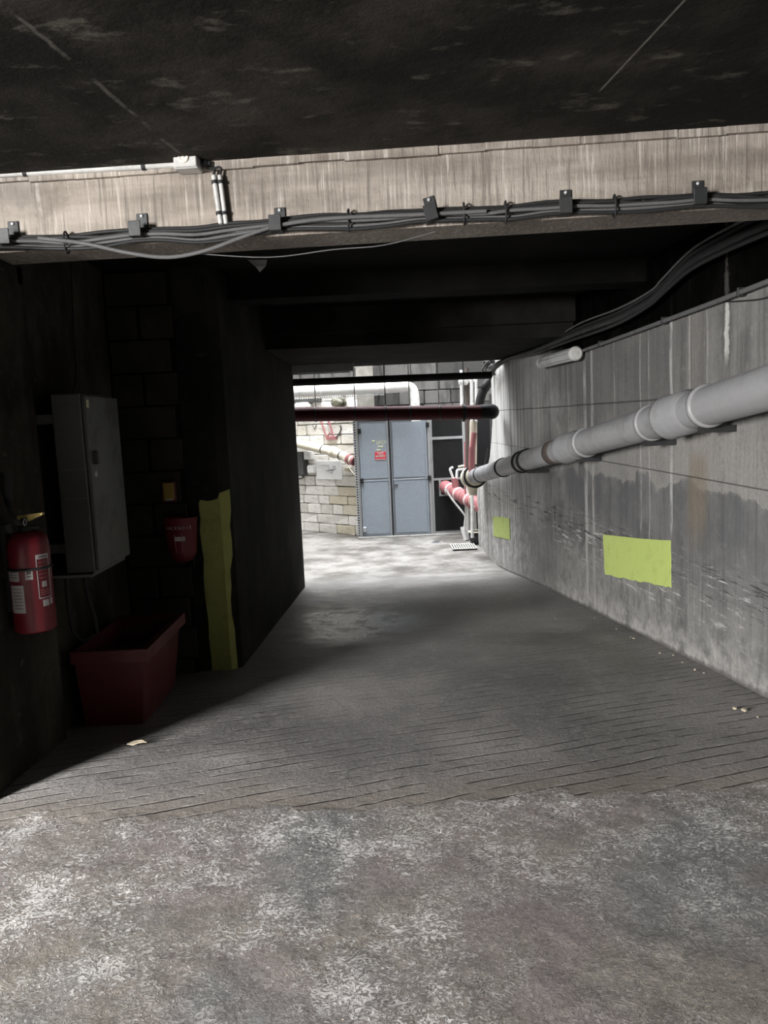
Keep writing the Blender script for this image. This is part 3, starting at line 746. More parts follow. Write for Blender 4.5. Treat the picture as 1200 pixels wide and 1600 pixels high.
labs = ['upper black cable of the run curving down the top of the right wall', 'thick corrugated black cable in the run on the right wall', 'slim grey cable in the run on the right wall', 'lowest black cable of the run on the right wall']
for i, (dy, r, mt) in enumerate(((-12, .015, 'cable'), (1, .026, 'cable'), (-19, .008, 'cablegrey'), (12, .014, 'cable'))):
    pts = [onright(x + (1.5 - i) * (x > 700) * .8, y + dy * max(.35, (x - 600) / 500) + random.uniform(-2.5, 2.5), .07 + .02 * (i % 2)) for x, y in run]
    for p_ in pts:
        if p_.y > 7.2: p_.z = min(p_.z, 2.235)
        elif 5.5 < p_.y < 6.3: p_.z = min(p_.z, 2.43)
    cu = bez(pts, 6)
    rr = r if i != 1 else [r * (1.0 + .12 * (k % 2)) for k in range(len(cu))]
    tag(MB().tube(cu, rr, 10).build('cable', M[mt]), labs[i], 'cable', 'cables on the right wall')
pts = []
for k in range(60):
    a_ = k * .62; cc = Vector(at(772 + 7 * math.sin(k * .21), 572 + 6 * math.cos(k * .33), 10.8))
    pts.append(cc + Vector((.10 * math.cos(a_) + random.uniform(-.02, .02), .06 * math.sin(a_ * 1.3), .07 * math.sin(a_) + random.uniform(-.02, .02))))
tag(MB().tube(bez(pts, 3), .011, 6).build('cable_coil', M['cablegrey']), 'tangled coil of cable at the far top corner of the right wall', 'cable')

# ------------------------------------------------------------------ painted markings
def wall_patch(name, px, label):
    P = [onright(x, y, .0) for x, y in px]; out = []
    n = len(P); ragged = []
    for i in range(n):
        a, c = P[i], P[(i + 1) % n]
        for f in np.linspace(0, 1, 9)[:-1]:
            q = a + (c - a) * float(f); q.z += random.uniform(-.006, .006); q.y += random.uniform(-.006, .006); ragged.append(q)
    for q in ragged: q.x = rwx(q.y) - .006
    k = MB(); k.prism(list(reversed(ragged)), (.008, 0, 0))
    return tag(k.build(name, M['yellow']), label, 'painted mark', 'yellow-green marks on the right wall')
wall_patch('painted_mark', [(943, 835), (1048, 845), (1049, 918), (1020, 912), (986, 906), (946, 897)], 'large yellow-green painted rectangle low on the right wall')
wall_patch('painted_mark', [(770.5, 807), (796.5, 809.5), (797.5, 843), (772, 838)], 'small yellow-green painted rectangle near the far end of the right wall')

t = thing('painted_mark', (PX - .15, AY, .2), 'tall yellow paint patch wrapping the corner of the left pier', 'painted mark')
px = [(311, 785), (313, 781), (324, 783), (331, 782), (340, 779), (352, 777)]
L = [at(x, y, AY) for x, y in px]
xr = PX - ch
zt, zbm = L[-1].z, at(345, 1052, AY).z
poly = [Vector((p.x, AY, p.z)) for p in L if p.x < xr - .005] + [Vector((xr, AY, zt + .02))]
for i in range(1, 14): poly.append(Vector((xr, AY, zt + (zbm - zt) * i / 13)))
lft = []
for i, (x, y) in enumerate(((332, 1055), (331, 1030), (328, 1000), (326, 970), (321, 930), (319, 900), (318, 875), (315, 850), (313, 830), (314, 810), (311, 795))):
    p = at(x + random.uniform(-1, 1), y, AY); lft.append(Vector((p.x, AY, p.z)))
poly += lft
MB().prism([p + Vector((0, -.004, 0)) for p in poly], (0, .006, 0)).build('front_coat', M['yellowp'], t)
zz = [zt + .03] + [zt + (zbm - zt) * i / 12 for i in range(1, 13)]
cn = Vector((1, -1, 0)).normalized() * .003
pl = [Vector((xr, AY, z)) + cn for z in zz]; prr = []
for i, z in enumerate(reversed(zz)):
    f = ch * (.95 + random.uniform(-.25, .02)) if z > .55 else ch * (.45 + random.uniform(-.15, .12))
    if i == len(zz) - 1: f = ch * .9; z += .02
    prr.append(Vector((xr + f, AY + f, z)) + cn)
MB().prism(pl + prr, cn * -1.5).build('corner_coat', M['yellowp'], t)

# ------------------------------------------------------------------ fire extinguisher
ey = 3.50; c0 = at(43, 985, ey); c1 = at(34, 832, ey)
cx = LX + .105; zb, ztop = c0.z, c1.z; er = .092
ex = thing('fire_extinguisher', (cx, ey, zb), 'red fire extinguisher with labels hung on the left wall', 'fire extinguisher')
MB().lathe([(.060, .014), (er - .016, .0), (er, .012), (er, ztop - zb - .06), (er * .93, ztop - zb - .025), (er * .72, ztop - zb - .003), (.03, ztop - zb + .008)], (cx, ey, zb), (0, 0, 1), 36).build('body', M['red'], ex)
MB().lathe([(.028, 0), (.030, .03), (.020, .034), (.020, .062)], (cx, ey, ztop + .004), (0, 0, 1), 16).build('neck_valve', M['steel'], ex)
MB().bb((cx - .05, ey - .015, ztop + .012), (cx + .055, ey + .015, ztop + .03), .004).build('carry_handle', M['steel'], ex)
k = MB(); k.prism([Vector((cx - .03, ey - .012, ztop + .06)), Vector((cx + .02, ey - .012, ztop + .052)), Vector((cx + .085, ey - .012, ztop + .078)), Vector((cx + .085, ey - .012, ztop + .088)), Vector((cx - .03, ey - .012, ztop + .078))], (0, .024, 0)); k.build('lever', M['brass'], ex)
MB().torus((cx + .012, ey - .03, ztop + .05), (1, 0, 0), .014, .0025, 16, 6).build('safety_pin', M['galv'], ex)
hz = at(14, 738, ey)
MB().tube(bez([(cx, ey - .03, ztop + .04), (cx - .01, ey - .07, ztop + .06), (cx - .035, ey - .06, ztop + .11), (cx - .055, ey - .03, ztop + .17)], 5), .012, 10).build('hose', M['cable'], ex)
MB().tube([(cx - .05, ey - .035, ztop + .13), (cx - .06, ey - .025, ztop + .2), (hz.x, ey - .02, hz.z)], [.016, .022, .026], 12).build('nozzle', M['cable'], ex)
MB().torus((cx, ey, zb + .30), (0, 0, 1), er + .004, .006, 24, 6).build('strap', M['steel'], ex)
MB().bb((LX - .01, ey - .03, zb + .1), (cx - er + .012, ey + .03, ztop + .04)).build('wall_bracket', M['steel'], ex)
def cyl_patch(name, px0, px1, py0, py1, mat, parent, dr=.0012, cxp=43):
    f = lambda v: math.radians(-64.8) + math.asin(max(-.98, min(.98, (v - cxp) / 32.5)))
    a0, a1 = f(px0), f(px1); z1_ = at(cxp, py0, ey - .05).z; z0_ = at(cxp, py1, ey - .05).z; n = 6; k = MB()
    for rr in (er + dr,):
        vs = [(cx + rr * math.cos(a0 + (a1 - a0) * i / n), ey + rr * math.sin(a0 + (a1 - a0) * i / n), z) for z in (z0_, z1_) for i in range(n + 1)]
        k.add(vs, [(i, i + 1, n + 2 + i, n + 1 + i) for i in range(n)], True)
    return k.build(name, mat, parent)
l1 = cyl_patch('service_label', 12, 26, 888, 906, M['label'], ex)
for q in range(3): cyl_patch('print_line', 14, 24, 891 + q * 4, 892.2 + q * 4, M['labeltext'], l1, .002)
l2 = cyl_patch('inspection_label', 13, 31, 912, 955, M['label'], ex)
for q in range(7): cyl_patch('print_line', 16, 28, 917 + q * 5, 918.2 + q * 5, M['labeltext'], l2, .002)
l3 = cyl_patch('approval_sticker', 35, 46, 889, 904, M['label'], ex)
cyl_patch('print_oval', 37, 44, 891, 895, M['labeltext'], l3, .002); cyl_patch('print_line', 37, 44, 898, 899.5, M['labeltext'], l3, .002)
for r_ in ((52, 53.2, 870, 935), (69.5, 70.5, 868, 935), (52, 70.5, 934, 935.5)): cyl_patch('panel_border', *r_, M['label'], ex)
l4 = cyl_patch('panel_header', 52, 70.5, 867, 874, M['label'], ex); cyl_patch('print_line', 56, 68, 869.5, 872, M['labeltext'], l4, .002)
for q in range(5): cyl_patch('instruction_line', 55, 66, 879 + q * 6, 880 + q * 6, M['pink'], ex)
cyl_patch('pictogram', 58, 65, 909, 918, M['label'], ex)
for q in range(3): cyl_patch('instruction_line', 55, 69, 922 + q * 3.4, 923.2 + q * 3.4, M['pink'], ex)
cyl_patch('pictogram', 57, 66, 938, 948, M['label'], ex); cyl_patch('pictogram', 67.5, 71, 937, 947, M['label'], ex)

# ------------------------------------------------------------------ electrical cabinet
ca, cbm = at(100, 615, 3.97), at(120, 897, 3.97)
y0, y1, X0, X1 = 3.97, 4.47, at(80, 640, 3.97).x, at(126, 640, 3.97).x
t = thing('electrical_cabinet', (X1, y0, cbm.z), 'tall grey steel electrical cabinet on the left wall above the bin', 'cabinet')
MB().bb((X0, y0, cbm.z), (X1, y1, ca.z), .006).build('body', M['cab'], t)
dr = MB().bb((X1 + .002, y0 + .006, cbm.z + .012), (X1 + .024, y1 - .006, ca.z - .012), .005).build('door', M['cab'], t)
MB().bb((X1 + .022, y0 + .05, .5 * (ca.z + cbm.z) + .1), (X1 + .045, y0 + .075, .5 * (ca.z + cbm.z) + .17), .004).build('handle', M['steel'], dr)
MB().lathe([(.018, 0), (.018, .006), (.008, .008)], (X1 + .023, y0 + .06, .5 * (ca.z + cbm.z) + .05), (1, 0, 0), 12).build('lock', M['galv'], dr)
MB().bb((X1 + .0238, y0 + .02, ca.z - .075), (X1 + .0255, y0 + .05, ca.z - .035)).build('sticker', M['chalk'], dr)
for f in (.42, .58): MB().bb((X0 + .03, y0 - .003, cbm.z + (ca.z - cbm.z) * f), (X1 - .002, y0 + .001, cbm.z + (ca.z - cbm.z) * f + .006)).build('seam_or_glint', M['cabdark'], t)
for f in (.15, .85): MB().tube([(X1 + .012, y1, cbm.z + (ca.z - cbm.z) * f - .03), (X1 + .012, y1, cbm.z + (ca.z - cbm.z) * f + .03)], .008, 8).build('hinge', M['cabdark'], t)
for zz_ in (cbm.z + .1, ca.z - .15): MB().bb((LX - .065, y0 + .08, zz_), (X0 + .01, y1 - .08, zz_ + .05)).build('wall_rail', M['cabdark'], t)
MB().bb((LX - .06, y0 - .02, cbm.z - .016), (X1 - .01, y1, cbm.z - .002)).build('support_rail', M['cabdark'], t)
for i, (pp, lab) in enumerate((([(104, 897), (106, 940), (114, 985), (130, 1000), (146, 992)], 'black cable looping down from the cabinet to the red bin'),
                               ([(131, 897), (137, 930), (148, 965), (152, 990)], 'straight black cable hanging under the cabinet beside the looped one'))):
    pts = [at(x, y, 4.15 + .05 * i) for x, y in pp]
    pts = [Vector((max(p.x, LX - .04), p.y, p.z)) for p in pts]; pts[0].z = cbm.z - .005
    tag(MB().tube(bez(pts, 6), .012, 8).build('cable', M['cable']), lab, 'cable', 'cables under the cabinet')
tag(MB().tube(bez([(LX - .035, 4.7, 2.55), (LX - .04, 4.66, 2.2), (LX - .035, 4.62, 1.9), (LX - .03, 4.5, 1.75)], 6), .006, 6).build('cable', M['cable']), 'thin cable on the dim wall above the electrical cabinet', 'cable')

# ------------------------------------------------------------------ call point, alarm box, sand bin
FY = AY - .05
c = at(265, 768, FY)
t = thing('call_point', c, 'small amber manual call point above the red alarm box', 'call point')
MB().box((c.x, FY - .012, c.z), (.098, .036, .145), None, .006).build('back_box', M['reddull'], t)
MB().box((c.x + .004, FY - .034, c.z + .004), (.072, .012, .118), None, .004).build('front_cover', M['callpt'], t)
MB().box((c.x + .006, FY - .042, c.z - .052), (.05, .006, .012), None, .002).build('lower_tab', M['label'], t)
c = at(284, 843, FY - .08); h = .30
t = thing('alarm_box', (c.x, FY, c.z - h / 2), 'tapered red fire box lettered INCENDIE with a white label strip', 'fire box')
k = MB(); k.lathe([(.045, 0), (.078, .022), (.095, .06), (.116, h), (.120, h + .004), (.112, h + .004), (.108, h - .02)], (0, 0, 0), (0, 0, 1), 32)
k.v = [(x + c.x, y * .72 + FY - .084, z + c.z - h / 2) for x, y, z in k.v]
bxo = k.build('shell', M['red'], t)
zc0 = c.z - h / 2
def rad(z): return float(np.interp(z, [.06, h], [.095, .116]))
for i, chv in enumerate('INCENDIE'):
    a = math.radians(-90 + (i - 3.5) * 13.0); zz_ = .238; r = rad(zz_) + .0012
    o = Vector((c.x + r * math.cos(a), FY - .084 + r * .72 * math.sin(a), zc0 + zz_))
    tg = Vector((-math.sin(a), .72 * math.cos(a), 0))
    text(chv, .030, t, M['label'], frame(o, tg), 'letter')
for a_ in (-104, -78):
    a = math.radians(a_); p = []
    for zz_ in (.07, .2): r = rad(zz_) + .001; p.append(Vector((c.x + r * math.cos(a), FY - .084 + r * .72 * math.sin(a), zc0 + zz_)))
    MB().tube(p, .0022, 6).build('seam_or_glint', M['pink'], t)  # highlight streaks on the shell, painted as thin pale ridges
k = MB(); n = 6
for i in range(n):
    a0, a1 = math.radians(-106 + 40 * i / n), math.radians(-106 + 40 * (i + 1) / n)
    P = [Vector((c.x + (rad(z_) + .002) * math.cos(a), FY - .084 + (rad(z_) + .002) * .72 * math.sin(a), zc0 + z_)) for a, z_ in ((a0, .15), (a1, .15), (a1, .18), (a0, .18))]
    k.add(P, [(0, 1, 2, 3)], True)
k.build('label_strip', M['label'], t)
MB().tube([(c.x + .06, FY - .05, zc0 + .03), (c.x + .06, FY - .03, zc0 - .05)], .006, 6).build('pull_cord', M['cable'], t)

r0, r1_, r2 = at(110, 1022, 4.08), at(227, 1014, 4.08), at(290, 981, 4.88)
zr = (r0.z + r1_.z) / 2; ya, yb = 4.08, 4.88; xa, xb = LX + .005, (r1_.x + r2.x) / 2
zf = fz(4.4) + .005
t = thing('sand_bin', ((xa + xb) / 2, (ya + yb) / 2, zf), 'open red plastic sand bin on the floor in the dark alcove', 'bin')
def ring(ix, iy, z): return [Vector((xa + ix * .3, ya + iy, z)), Vector((xb - ix, ya + iy, z)), Vector((xb - ix, yb - iy, z)), Vector((xa + ix * .3, yb - iy, z))]
k = MB(); rs = [ring(.075, .06, fz(4.2) - .01), ring(.075, .06, zf), ring(.02, .015, zr), ring(.04, .035, zr), ring(.09, .08, zf + .05)]
k.add([v for r_ in rs for v in r_], [(i * 4 + j, i * 4 + (j + 1) % 4, (i + 1) * 4 + (j + 1) % 4, (i + 1) * 4 + j) for i in range(4) for j in range(4)] + [(3, 2, 1, 0)])
k.build('body', M['reddull'], t)
k = MB(); o_, i_ = ring(-.006, -.006, zr + .004), ring(.035, .03, zr + .004); o2, i2 = ring(-.006, -.006, zr - .065), ring(.014, .010, zr - .065)
k.add(o_ + i_ + o2 + i2, [(j, (j + 1) % 4, 4 + (j + 1) % 4, 4 + j) for j in range(4)] + [(8 + j, 8 + (j + 1) % 4, (j + 1) % 4, j) for j in range(4)] + [(12 + j, 12 + (j + 1) % 4, 8 + (j + 1) % 4, 8 + j) for j in range(4)])
k.build('rim', M['reddull'], t)
k = MB(); sr = ring(.05, .045, zr - .16); cn_ = sum(sr, Vector()) / 4 + Vector((0, 0, .04))
k.add(sr + [cn_], [(0, 1, 4), (1, 2, 4), (2, 3, 4), (3, 0, 4)]); k.build('sand_fill', M['sand'], t)

# ------------------------------------------------------------------ pipes at the mouth of the court
def hpipe(px0, px1, y0, y1, Y, r): return [at(px0, y0, Y), at(px1, y1, Y)]
a, e = at(440, 648, 10.12), at(752, 644, 10.12)
a = a + (a - e).normalized() * 1.4
t = thing('red_pipe', e, 'dark red horizontal pipe spanning the mouth of the court', 'pipe')
MB().tube([a, e], .093, 28).build('pipe', M['redpipe'], t)
for px in (493, 555, 603, 641, 687, 727):
    p = at(px, float(np.interp(px, (440, 752), (648, 644))), 10.12); MB().lathe([(.092, -.012), (.100, -.01), (.100, .01), (.092, .012)], p, (1, 0, 0), 24).build('clamp', M['steel'], t)
    MB().tube([p + Vector((0, .102, 0)), Vector((p.x, p.y + .102, 2.275))], .007, 8).build('hanger_rod', M['galv'] if px not in (603,) else M['steel'], t)
MB().tube([e - Vector((.25, 0, 0)), e - Vector((.22, 0, 0))], .115, 24).build('flange', M['cable'], t)
MB().tube(bez([e - Vector((.02, 0, 0)), e + Vector((.1, .02, 0)), e + Vector((.15, .1, 0)), e + Vector((.15, .3, .0))], 5), .1, 20).build('elbow', M['cable'], t)
a, e = at(430, 599, 10.0), at(768, 586, 10.0); a = a + (a - e).normalized() * 1.4
tag(MB().tube([a, e], .046, 20).build('black_pipe', M['cable']), 'slim black pipe above the red one under the lintel', 'pipe')
a, e = at(430, 583, 9.6), at(552, 575.5, 9.6)
t = thing('batten_lamp', e, 'thin grey batten lamp under the lintel at the left of the court mouth', 'lamp')
MB().bb((a.x, 9.56, a.z - .02), (e.x, 9.64, 2.272), .004).build('housing', M['galv'], t)
MB().bb((a.x + .05, 9.575, a.z - .034), (e.x - .05, 9.625, a.z - .018), .006).build('cover', M['diff'], t)

# white duct with elbow and tray behind it
Y = 13.85
p = [at(400, 615, Y), at(600, 606, Y), at(632, 604, Y)]
p = [p[0] + (p[0] - p[1]).normalized() * .6] + p
el = [p[-1], at(641, 605, Y), at(646, 611, Y), at(648, 622, Y), at(649, 640, Y), at(650, 658, Y)]
t = thing('white_duct', p[0], 'white plastic duct above the steel doors bending down at its right end', 'pipe')
MB().tube(p, .098, 24).build('pipe', M['white'], t)
MB().tube(bez(el, 6), .085, 20).build('elbow', M['white'], t)
for px in (500, 590): 
    q = at(px, float(np.interp(px, (400, 600), (615, 606))), Y); MB().lathe([(.097, -.02), (.108, -.018), (.108, .018), (.097, .02)], q, (p[2] - p[1]), 20).build('collar', M['white'], t)
for px in (530, 620):
    q = at(px, float(np.interp(px, (400, 632), (615, 604))), Y); MB().tube([q, Vector((q.x, CY, q.z))], .018, 8).build('wall_arm', M['steel'], t)
k = MB(); a, e = at(440, 622.5, 14.0), at(600, 614, 14.0)
t = thing('cable_tray', e, 'perforated grey cable tray under the white duct', 'cable tray')
dv = (e - a); 
MB().tube([a + Vector((0, 0, .03)), e + Vector((0, 0, .03))], .008, 6).build('rail', M['galv'], t); MB().tube([a - Vector((0, 0, .03)), e - Vector((0, 0, .03))], .008, 6).build('rail', M['galv'], t)
for i in range(44):
    q = a + dv * (i + .5) / 44; MB().tube([q + Vector((0, 0, .03)), q - Vector((0, 0, .03))], .009, 5).build('rung', M['galv'], t)

for f in (.6, .95):
    q = a + dv * f; MB().tube([q, Vector((q.x, CY, q.z))], .012, 8).build('wall_arm', M['steel'], t)
# ------------------------------------------------------------------ steel doors and wire cage
DY = 14.2
def dx(px, py=745): return at(px, py, DY).x
def dz(py, px=615): return at(px, py, DY).z
zt = dz(657); xl, xm, xr_ = dx(563.5), dx(611), dx(669)
zx = dz(749)
t = thing('steel_double_door', (xm, DY, ZB), 'blue-grey steel double door with a small red sign', 'door')
for (a, e, nm) in ((xl - .075, xl - .01, 'jamb'), (xr_ + .01, xr_ + .06, 'jamb')):
    MB().bb((a, DY - .03, ZB - .01), (e, DY + .05, zt + .05), .004).build(nm, M['doorframe'], t)
MB().bb((xl - .075, DY - .03, zt + .012), (xr_ + .06, DY + .05, zt + .06), .004).build('head', M['doorframe'], t)
for (a, e) in ((xl, xm - .012), (xm + .012, xr_)):
    lf = MB().bb((a, DY - .012, ZB + .03), (e, DY + .012, zt), .003).build('door_leaf', M['door'], t)
    for z0, z1 in ((ZB + .07, zx - .03), (zx + .03, zt - .04)):
        MB().bb((a + .045, DY - .02, z0), (e - .045, DY - .008, z1), .004).build('panel', M['door'], lf)
    MB().bb((a + .01, DY - .026, zx - .022), (e - .01, DY - .006, zx + .006), .003).build('cross_rail', M['door'], lf)
    MB().bb((a + .01, DY - .017, zx + .008), (e - .01, DY - .010, zx + .02)).build('rail_gap', M['cabdark'], lf)
MB().bb((xm - .045, DY - .03, ZB + .03), (xm - .022, DY - .010, zt - .01), .003).build('lock_stile', M['doorframe'], t)
MB().bb((xm - .012, DY - .02, ZB + .03), (xm + .012, DY - .012, zt)).build('meeting_gap', M['cable'], t)
MB().bb((xm + .03, DY - .028, ZB + .06), (xm + .042, DY - .014, zt - .02)).build('espagnolette_rod', M['cabdark'], t)
for x, zz_ in ((xl + .015, dz(671)), (xl + .02, dz(749)), (xr_ + .02, dz(666)), (xr_ + .02, dz(749)), (xl + .03, dz(825))):
    MB().bb((x - .03, DY - .06, zz_ - .045), (x + .03, DY - .012, zz_ + .045), .006).build('hinge', M['cable'] if zz_ > 0 else M['galv'], t)
MB().bb((xm + .05, DY - .05, zx - .10), (xm + .12, DY - .018, zx - .08), .003).build('handle', M['cabdark'], t)
sx0, sx1, sz0, sz1 = dx(586, 712), dx(603, 712), dz(718.5, 595), dz(706, 595)
sg = MB().bb((sx0, DY - .030, sz0), (sx1, DY - .021, sz1), .002).build('warning_sign', M['sign'], t)
wd = sx1 - sx0; hd = sz1 - sz0
for u0, u1, v0, v1 in ((.22, .78, .70, .93), (.36, .9, .36, .62), (.08, .3, .36, .58), (.06, .94, .04, .14)):
    MB().bb((sx0 + wd * u0, DY - .033, sz0 + hd * v0), (sx0 + wd * u1, DY - .029, sz0 + hd * v1)).build('sign_print', M['label'], sg)
for (u0, u1, v) in ((.26, .74, .81), (.4, .86, .5)):
    MB().bb((sx0 + wd * u0, DY - .0345, sz0 + hd * (v - .03)), (sx0 + wd * u1, DY - .0328, sz0 + hd * (v + .03))).build('sign_print', M['sign'], sg)
text('EPCV', .085, t, M['chalk'], frame((dx(596, 692), DY - .022, dz(691.5, 596)), (1, 0, .04)), 'chalk_lettering', .001)
for i, (x0, x1, yy_) in enumerate(((591, 599, 698), (589, 595, 703.5), (581, 585, 689))):
    pts = [Vector((dx(x0 + (x1 - x0) * f, yy_), DY - .023, dz(yy_, 595) + .018 * math.sin(f * 14 + i))) for f in np.linspace(0, 1, 14)]
    MB().tube(pts, .006, 4).build('chalk_scribble', M['chalk'], t)

# cage: posts, mesh panel, added roof and dark sheets that shade the inside
cxr = dx(727)
t = thing('wire_cage', (cxr, DY, ZB), 'dark wire mesh screen with a framed hatch right of the steel doors', 'mesh screen')
zt2 = zt + .05
MB().bb((xr_ + .062, DY - .02, ZB), (xr_ + .10, DY + .03, zt2)).build('post', M['doorframe'], t)
MB().bb((cxr - .03, DY - .02, ZB), (cxr + .02, DY + .03, zt2)).build('post', M['doorframe'], t)
zr1, zr2 = dz(684, 700), dz(748, 700)
for zz_, hh in ((zr1, .05), (zr2, .04), (ZB + .03, .06), (zt2 - .02, .04)):
    MB().bb((xr_ + .10, DY - .015, zz_ - hh / 2), (cxr - .03, DY + .025, zz_ + hh / 2)).build('rail', M['doorframe'], t)
hx, hz0 = dx(686, 760), dz(775, 690)
MB().bb((hx, DY - .02, hz0), (hx + .035, DY + .03, zr2 - .02)).build('hatch_frame', M['doorframe'], t)
MB().bb((hx + .035, DY - .02, hz0), (cxr - .03, DY + .03, hz0 + .03)).build('hatch_frame', M['doorframe'], t)
k = MB(); x0, x1, z0, z1 = xr_ + .10, cxr - .03, ZB + .05, zt2 - .03
stp = .034; wr = .0035
def clip(xa_, za_, s_):
    pts = []
    return pts
nn = int(((x1 - x0) + (z1 - z0)) / stp)
for sgn in (1, -1):
    for i in range(1, nn):
        cst = i * stp
        # line x + z = cst (in panel coords), mirrored for sgn -1
        W_, H_ = x1 - x0, z1 - z0
        ua, ub = max(0, cst - H_), min(W_, cst)
        if ub - ua < .01: continue
        A_ = (ua, cst - ua); B_ = (ub, cst - ub)
        if sgn < 0: A_ = (W_ - A_[0], A_[1]); B_ = (W_ - B_[0], B_[1])
        k.tube([(x0 + A_[0], DY + .004 * sgn, z0 + A_[1]), (x0 + B_[0], DY + .004 * sgn, z0 + B_[1])], wr, 3, False)
tag(k.build('wire_mesh', M['mesh'], t), kind='stuff')
MB().bb((xl - .1, DY + .03, zt2), (cxr + .05, CY - .03, zt2 + .04)).build('shade_roof_sheet', M['inside'], t)
MB().bb((xr_ + .04, DY + .5, ZB), (cxr + .6, DY + .53, zt2)).build('shade_rear_sheet', M['inside'], t)
MB().bb((xl - .05, DY + .05, ZB), (xl - .01, CY - .1, zt2)).build('side_sheet', M['inside'], t)
# perforated upright at the corner left of the doors
px_ = dx(557.5); t = thing('perforated_upright', (px_, DY - .05, ZB), 'slotted steel upright standing at the left edge of the double door', 'upright')
zz_ = ZB; k = MB()
for s_ in (-1, 1): MB().bb((px_ + s_ * .020 - .006, DY - .06, ZB), (px_ + s_ * .020 + .006, DY - .052, zt + .08)).build('edge', M['galv'], t)
for i in range(46):
    z_ = ZB + .02 + i * (zt - ZB + .04) / 46; MB().bb((px_ - .016, DY - .059, z_), (px_ + .016, DY - .053, z_ + .022)).build('web', M['galv'], t)
MB().bb((px_ - .026, DY - .045, ZB), (px_ + .026, DY - .038, zt + .08)).build('backing', M['cable'], t)

# ------------------------------------------------------------------ fittings on the ashlar wall
def onst(x, y, off): return onplane(x, y, SA, SB, -off)
SM = Matrix(((sd.x, -sd.y, 0), (sd.y, sd.x, 0), (0, 0, 1)))
def stbox(name, x0, x1, y0, y1, dep, mat, parent=None, gap=.035, bev=.004):
    a, e = onst(x0, (y0 + y1) / 2, gap + dep), onst(x1, (y0 + y1) / 2, gap + dep)
    zt_, zb_ = onst((x0 + x1) / 2, y0, gap + dep).z, onst((x0 + x1) / 2, y1, gap + dep).z
    m_ = (a + e) / 2; m_.z = (zt_ + zb_) / 2
    c_ = m_ - sn * (dep / 2)
    return MB().box(c_, (abs((e - a).dot(sd)), dep, zt_ - zb_), SM, bev).build(name, mat, parent), c_
o, c_ = stbox('backboard', 494, 533.5, 720, 749, .03, M['board'])
t = thing('notice_board', c_, 'white board with a faint line drawing on the ashlar wall', 'board'); o.parent = t; o.matrix_parent_inverse = Matrix.Translation(c_).inverted()
for q in (((502, 727), (514, 727), (514, 734), (525, 733)), ((508, 735), (522, 735)), ((519, 729), (524, 728), (523, 733), (519, 736), (519, 741)), ((511, 736), (519, 739))):
    MB().tube([onst(x, y, .067) for x, y in q], .006, 4).build('drawn_line', M['ink'], t)
o, c_ = stbox('meter_box', 464, 473, 706, 742, .14, M['cab']); tag(o, 'tall dark grey box at the left end of the ashlar wall', 'box')
o, c_ = stbox('switch_box', 474.5, 483, 706, 718, .12, M['white']); tag(o, 'upper small white switch box beside the tall grey box', 'box')
o, c_ = stbox('switch_box', 479, 488.5, 727.5, 739.5, .12, M['white'], bev=.02); tag(o, 'lower small white switch box beside the notice board', 'box')
tag(MB().tube(bez([onst(x, y, .06) for x, y in ((472, 742), (474, 746), (470, 748), (462, 748))], 5), .012, 6).build('cable', M['cable']), 'short cable bend under the tall grey box in the court', 'cable')
o, c_ = stbox('cable_cleat', 538, 545, 731, 737, .08, M['cream']); tag(o, 'small cream cleat right of the notice board', 'cleat')
P = [onst(x, y, .22) for x, y in ((440, 687), (462, 692), (500, 701), (520, 706), (535, 712), (551, 719.5))]
P[-1] = P[-2] + (P[-2] - P[-3]).normalized() * .2 if False else P[-1]
t = thing('cream_pipe', P[1], 'cream pipe sloping across the ashlar wall towards the doors', 'pipe')
MB().tube(bez(P, 5), .088, 20).build('pipe', M['cream'], t)
for x, y, mt, w, r in ((521, 706.5, 'cream', .05, .108), (505, 702, 'cable', .008, .092), (533, 711.5, 'cable', .01, .093), (546, 717.5, 'pink', .03, .104)):
    c_ = onst(x, y, .22); dr_ = (P[4] - P[3]).normalized(); MB().lathe([(.085, -w - .008), (r, -w), (r, w), (.085, w + .008)], c_, dr_, 22).build('collar' if mt == 'cream' else ('red_ring' if mt == 'pink' else 'joint'), M[mt], t)
MB().tube([P[-1], P[-1] + (P[-1] - P[-2]).normalized() * .05], .086, 20).build('red_end', M['pink'], t)
for f in (1, 3): MB().tube([P[f], P[f] - sn * .2], .02, 8).build('wall_bracket', M['steel'], t)
tag(MB().tube(bez([onst(x, y, .3) for x, y in ((533, 712), (540, 722), (547, 733), (555, 743))], 5), .010, 6).build('cable', M['cream']), 'thin pale cable slanting down from the cream pipe', 'cable')
t = thing('red_bracket', onst(514, 684, .1), 'red V-shaped strut bracket on the ashlar wall under the red pipe', 'bracket')
for q in (((499, 650), (511, 686)), ((511, 650), (522, 685)), ((510, 684), (516, 676))): MB().tube([onst(x, y, .07) for x, y in q], .017, 6).build('strut', M['pink'], t)
o, c_ = stbox('foot', 509, 523, 682, 687, .07, M['pink'], t)
tag(MB().tube(bez([onst(x, y, .05) for x, y in ((531, 665), (533, 670), (529, 679), (523, 685))], 5), .012, 6).build('cable', M['cable']), 'short black cable curving to the red bracket', 'cable')
tag(MB().tube([onst(x, y, .05) for x, y in ((488.5, 664), (491, 671), (494.5, 663.5))], .010, 5).build('graffiti_stroke', M['olive']), 'dark green V scrawled on the ashlar wall', 'graffiti')
c_ = onst(528, 629.5, .12); t = thing('bulkhead_lamp', c_, 'dark oval bulkhead lamp on the ashlar wall above the red pipe', 'lamp')
k = MB(); k.lathe([(.16, -.07), (.16, -.02), (.14, .03), (.08, .055)], (0, 0, 0), (0, -1, 0), 28); 
k.v = [tuple(c_ + SM @ Vector((x, y, z * .56))) for x, y, z in k.v]; k.build('housing', M['olive'], t)
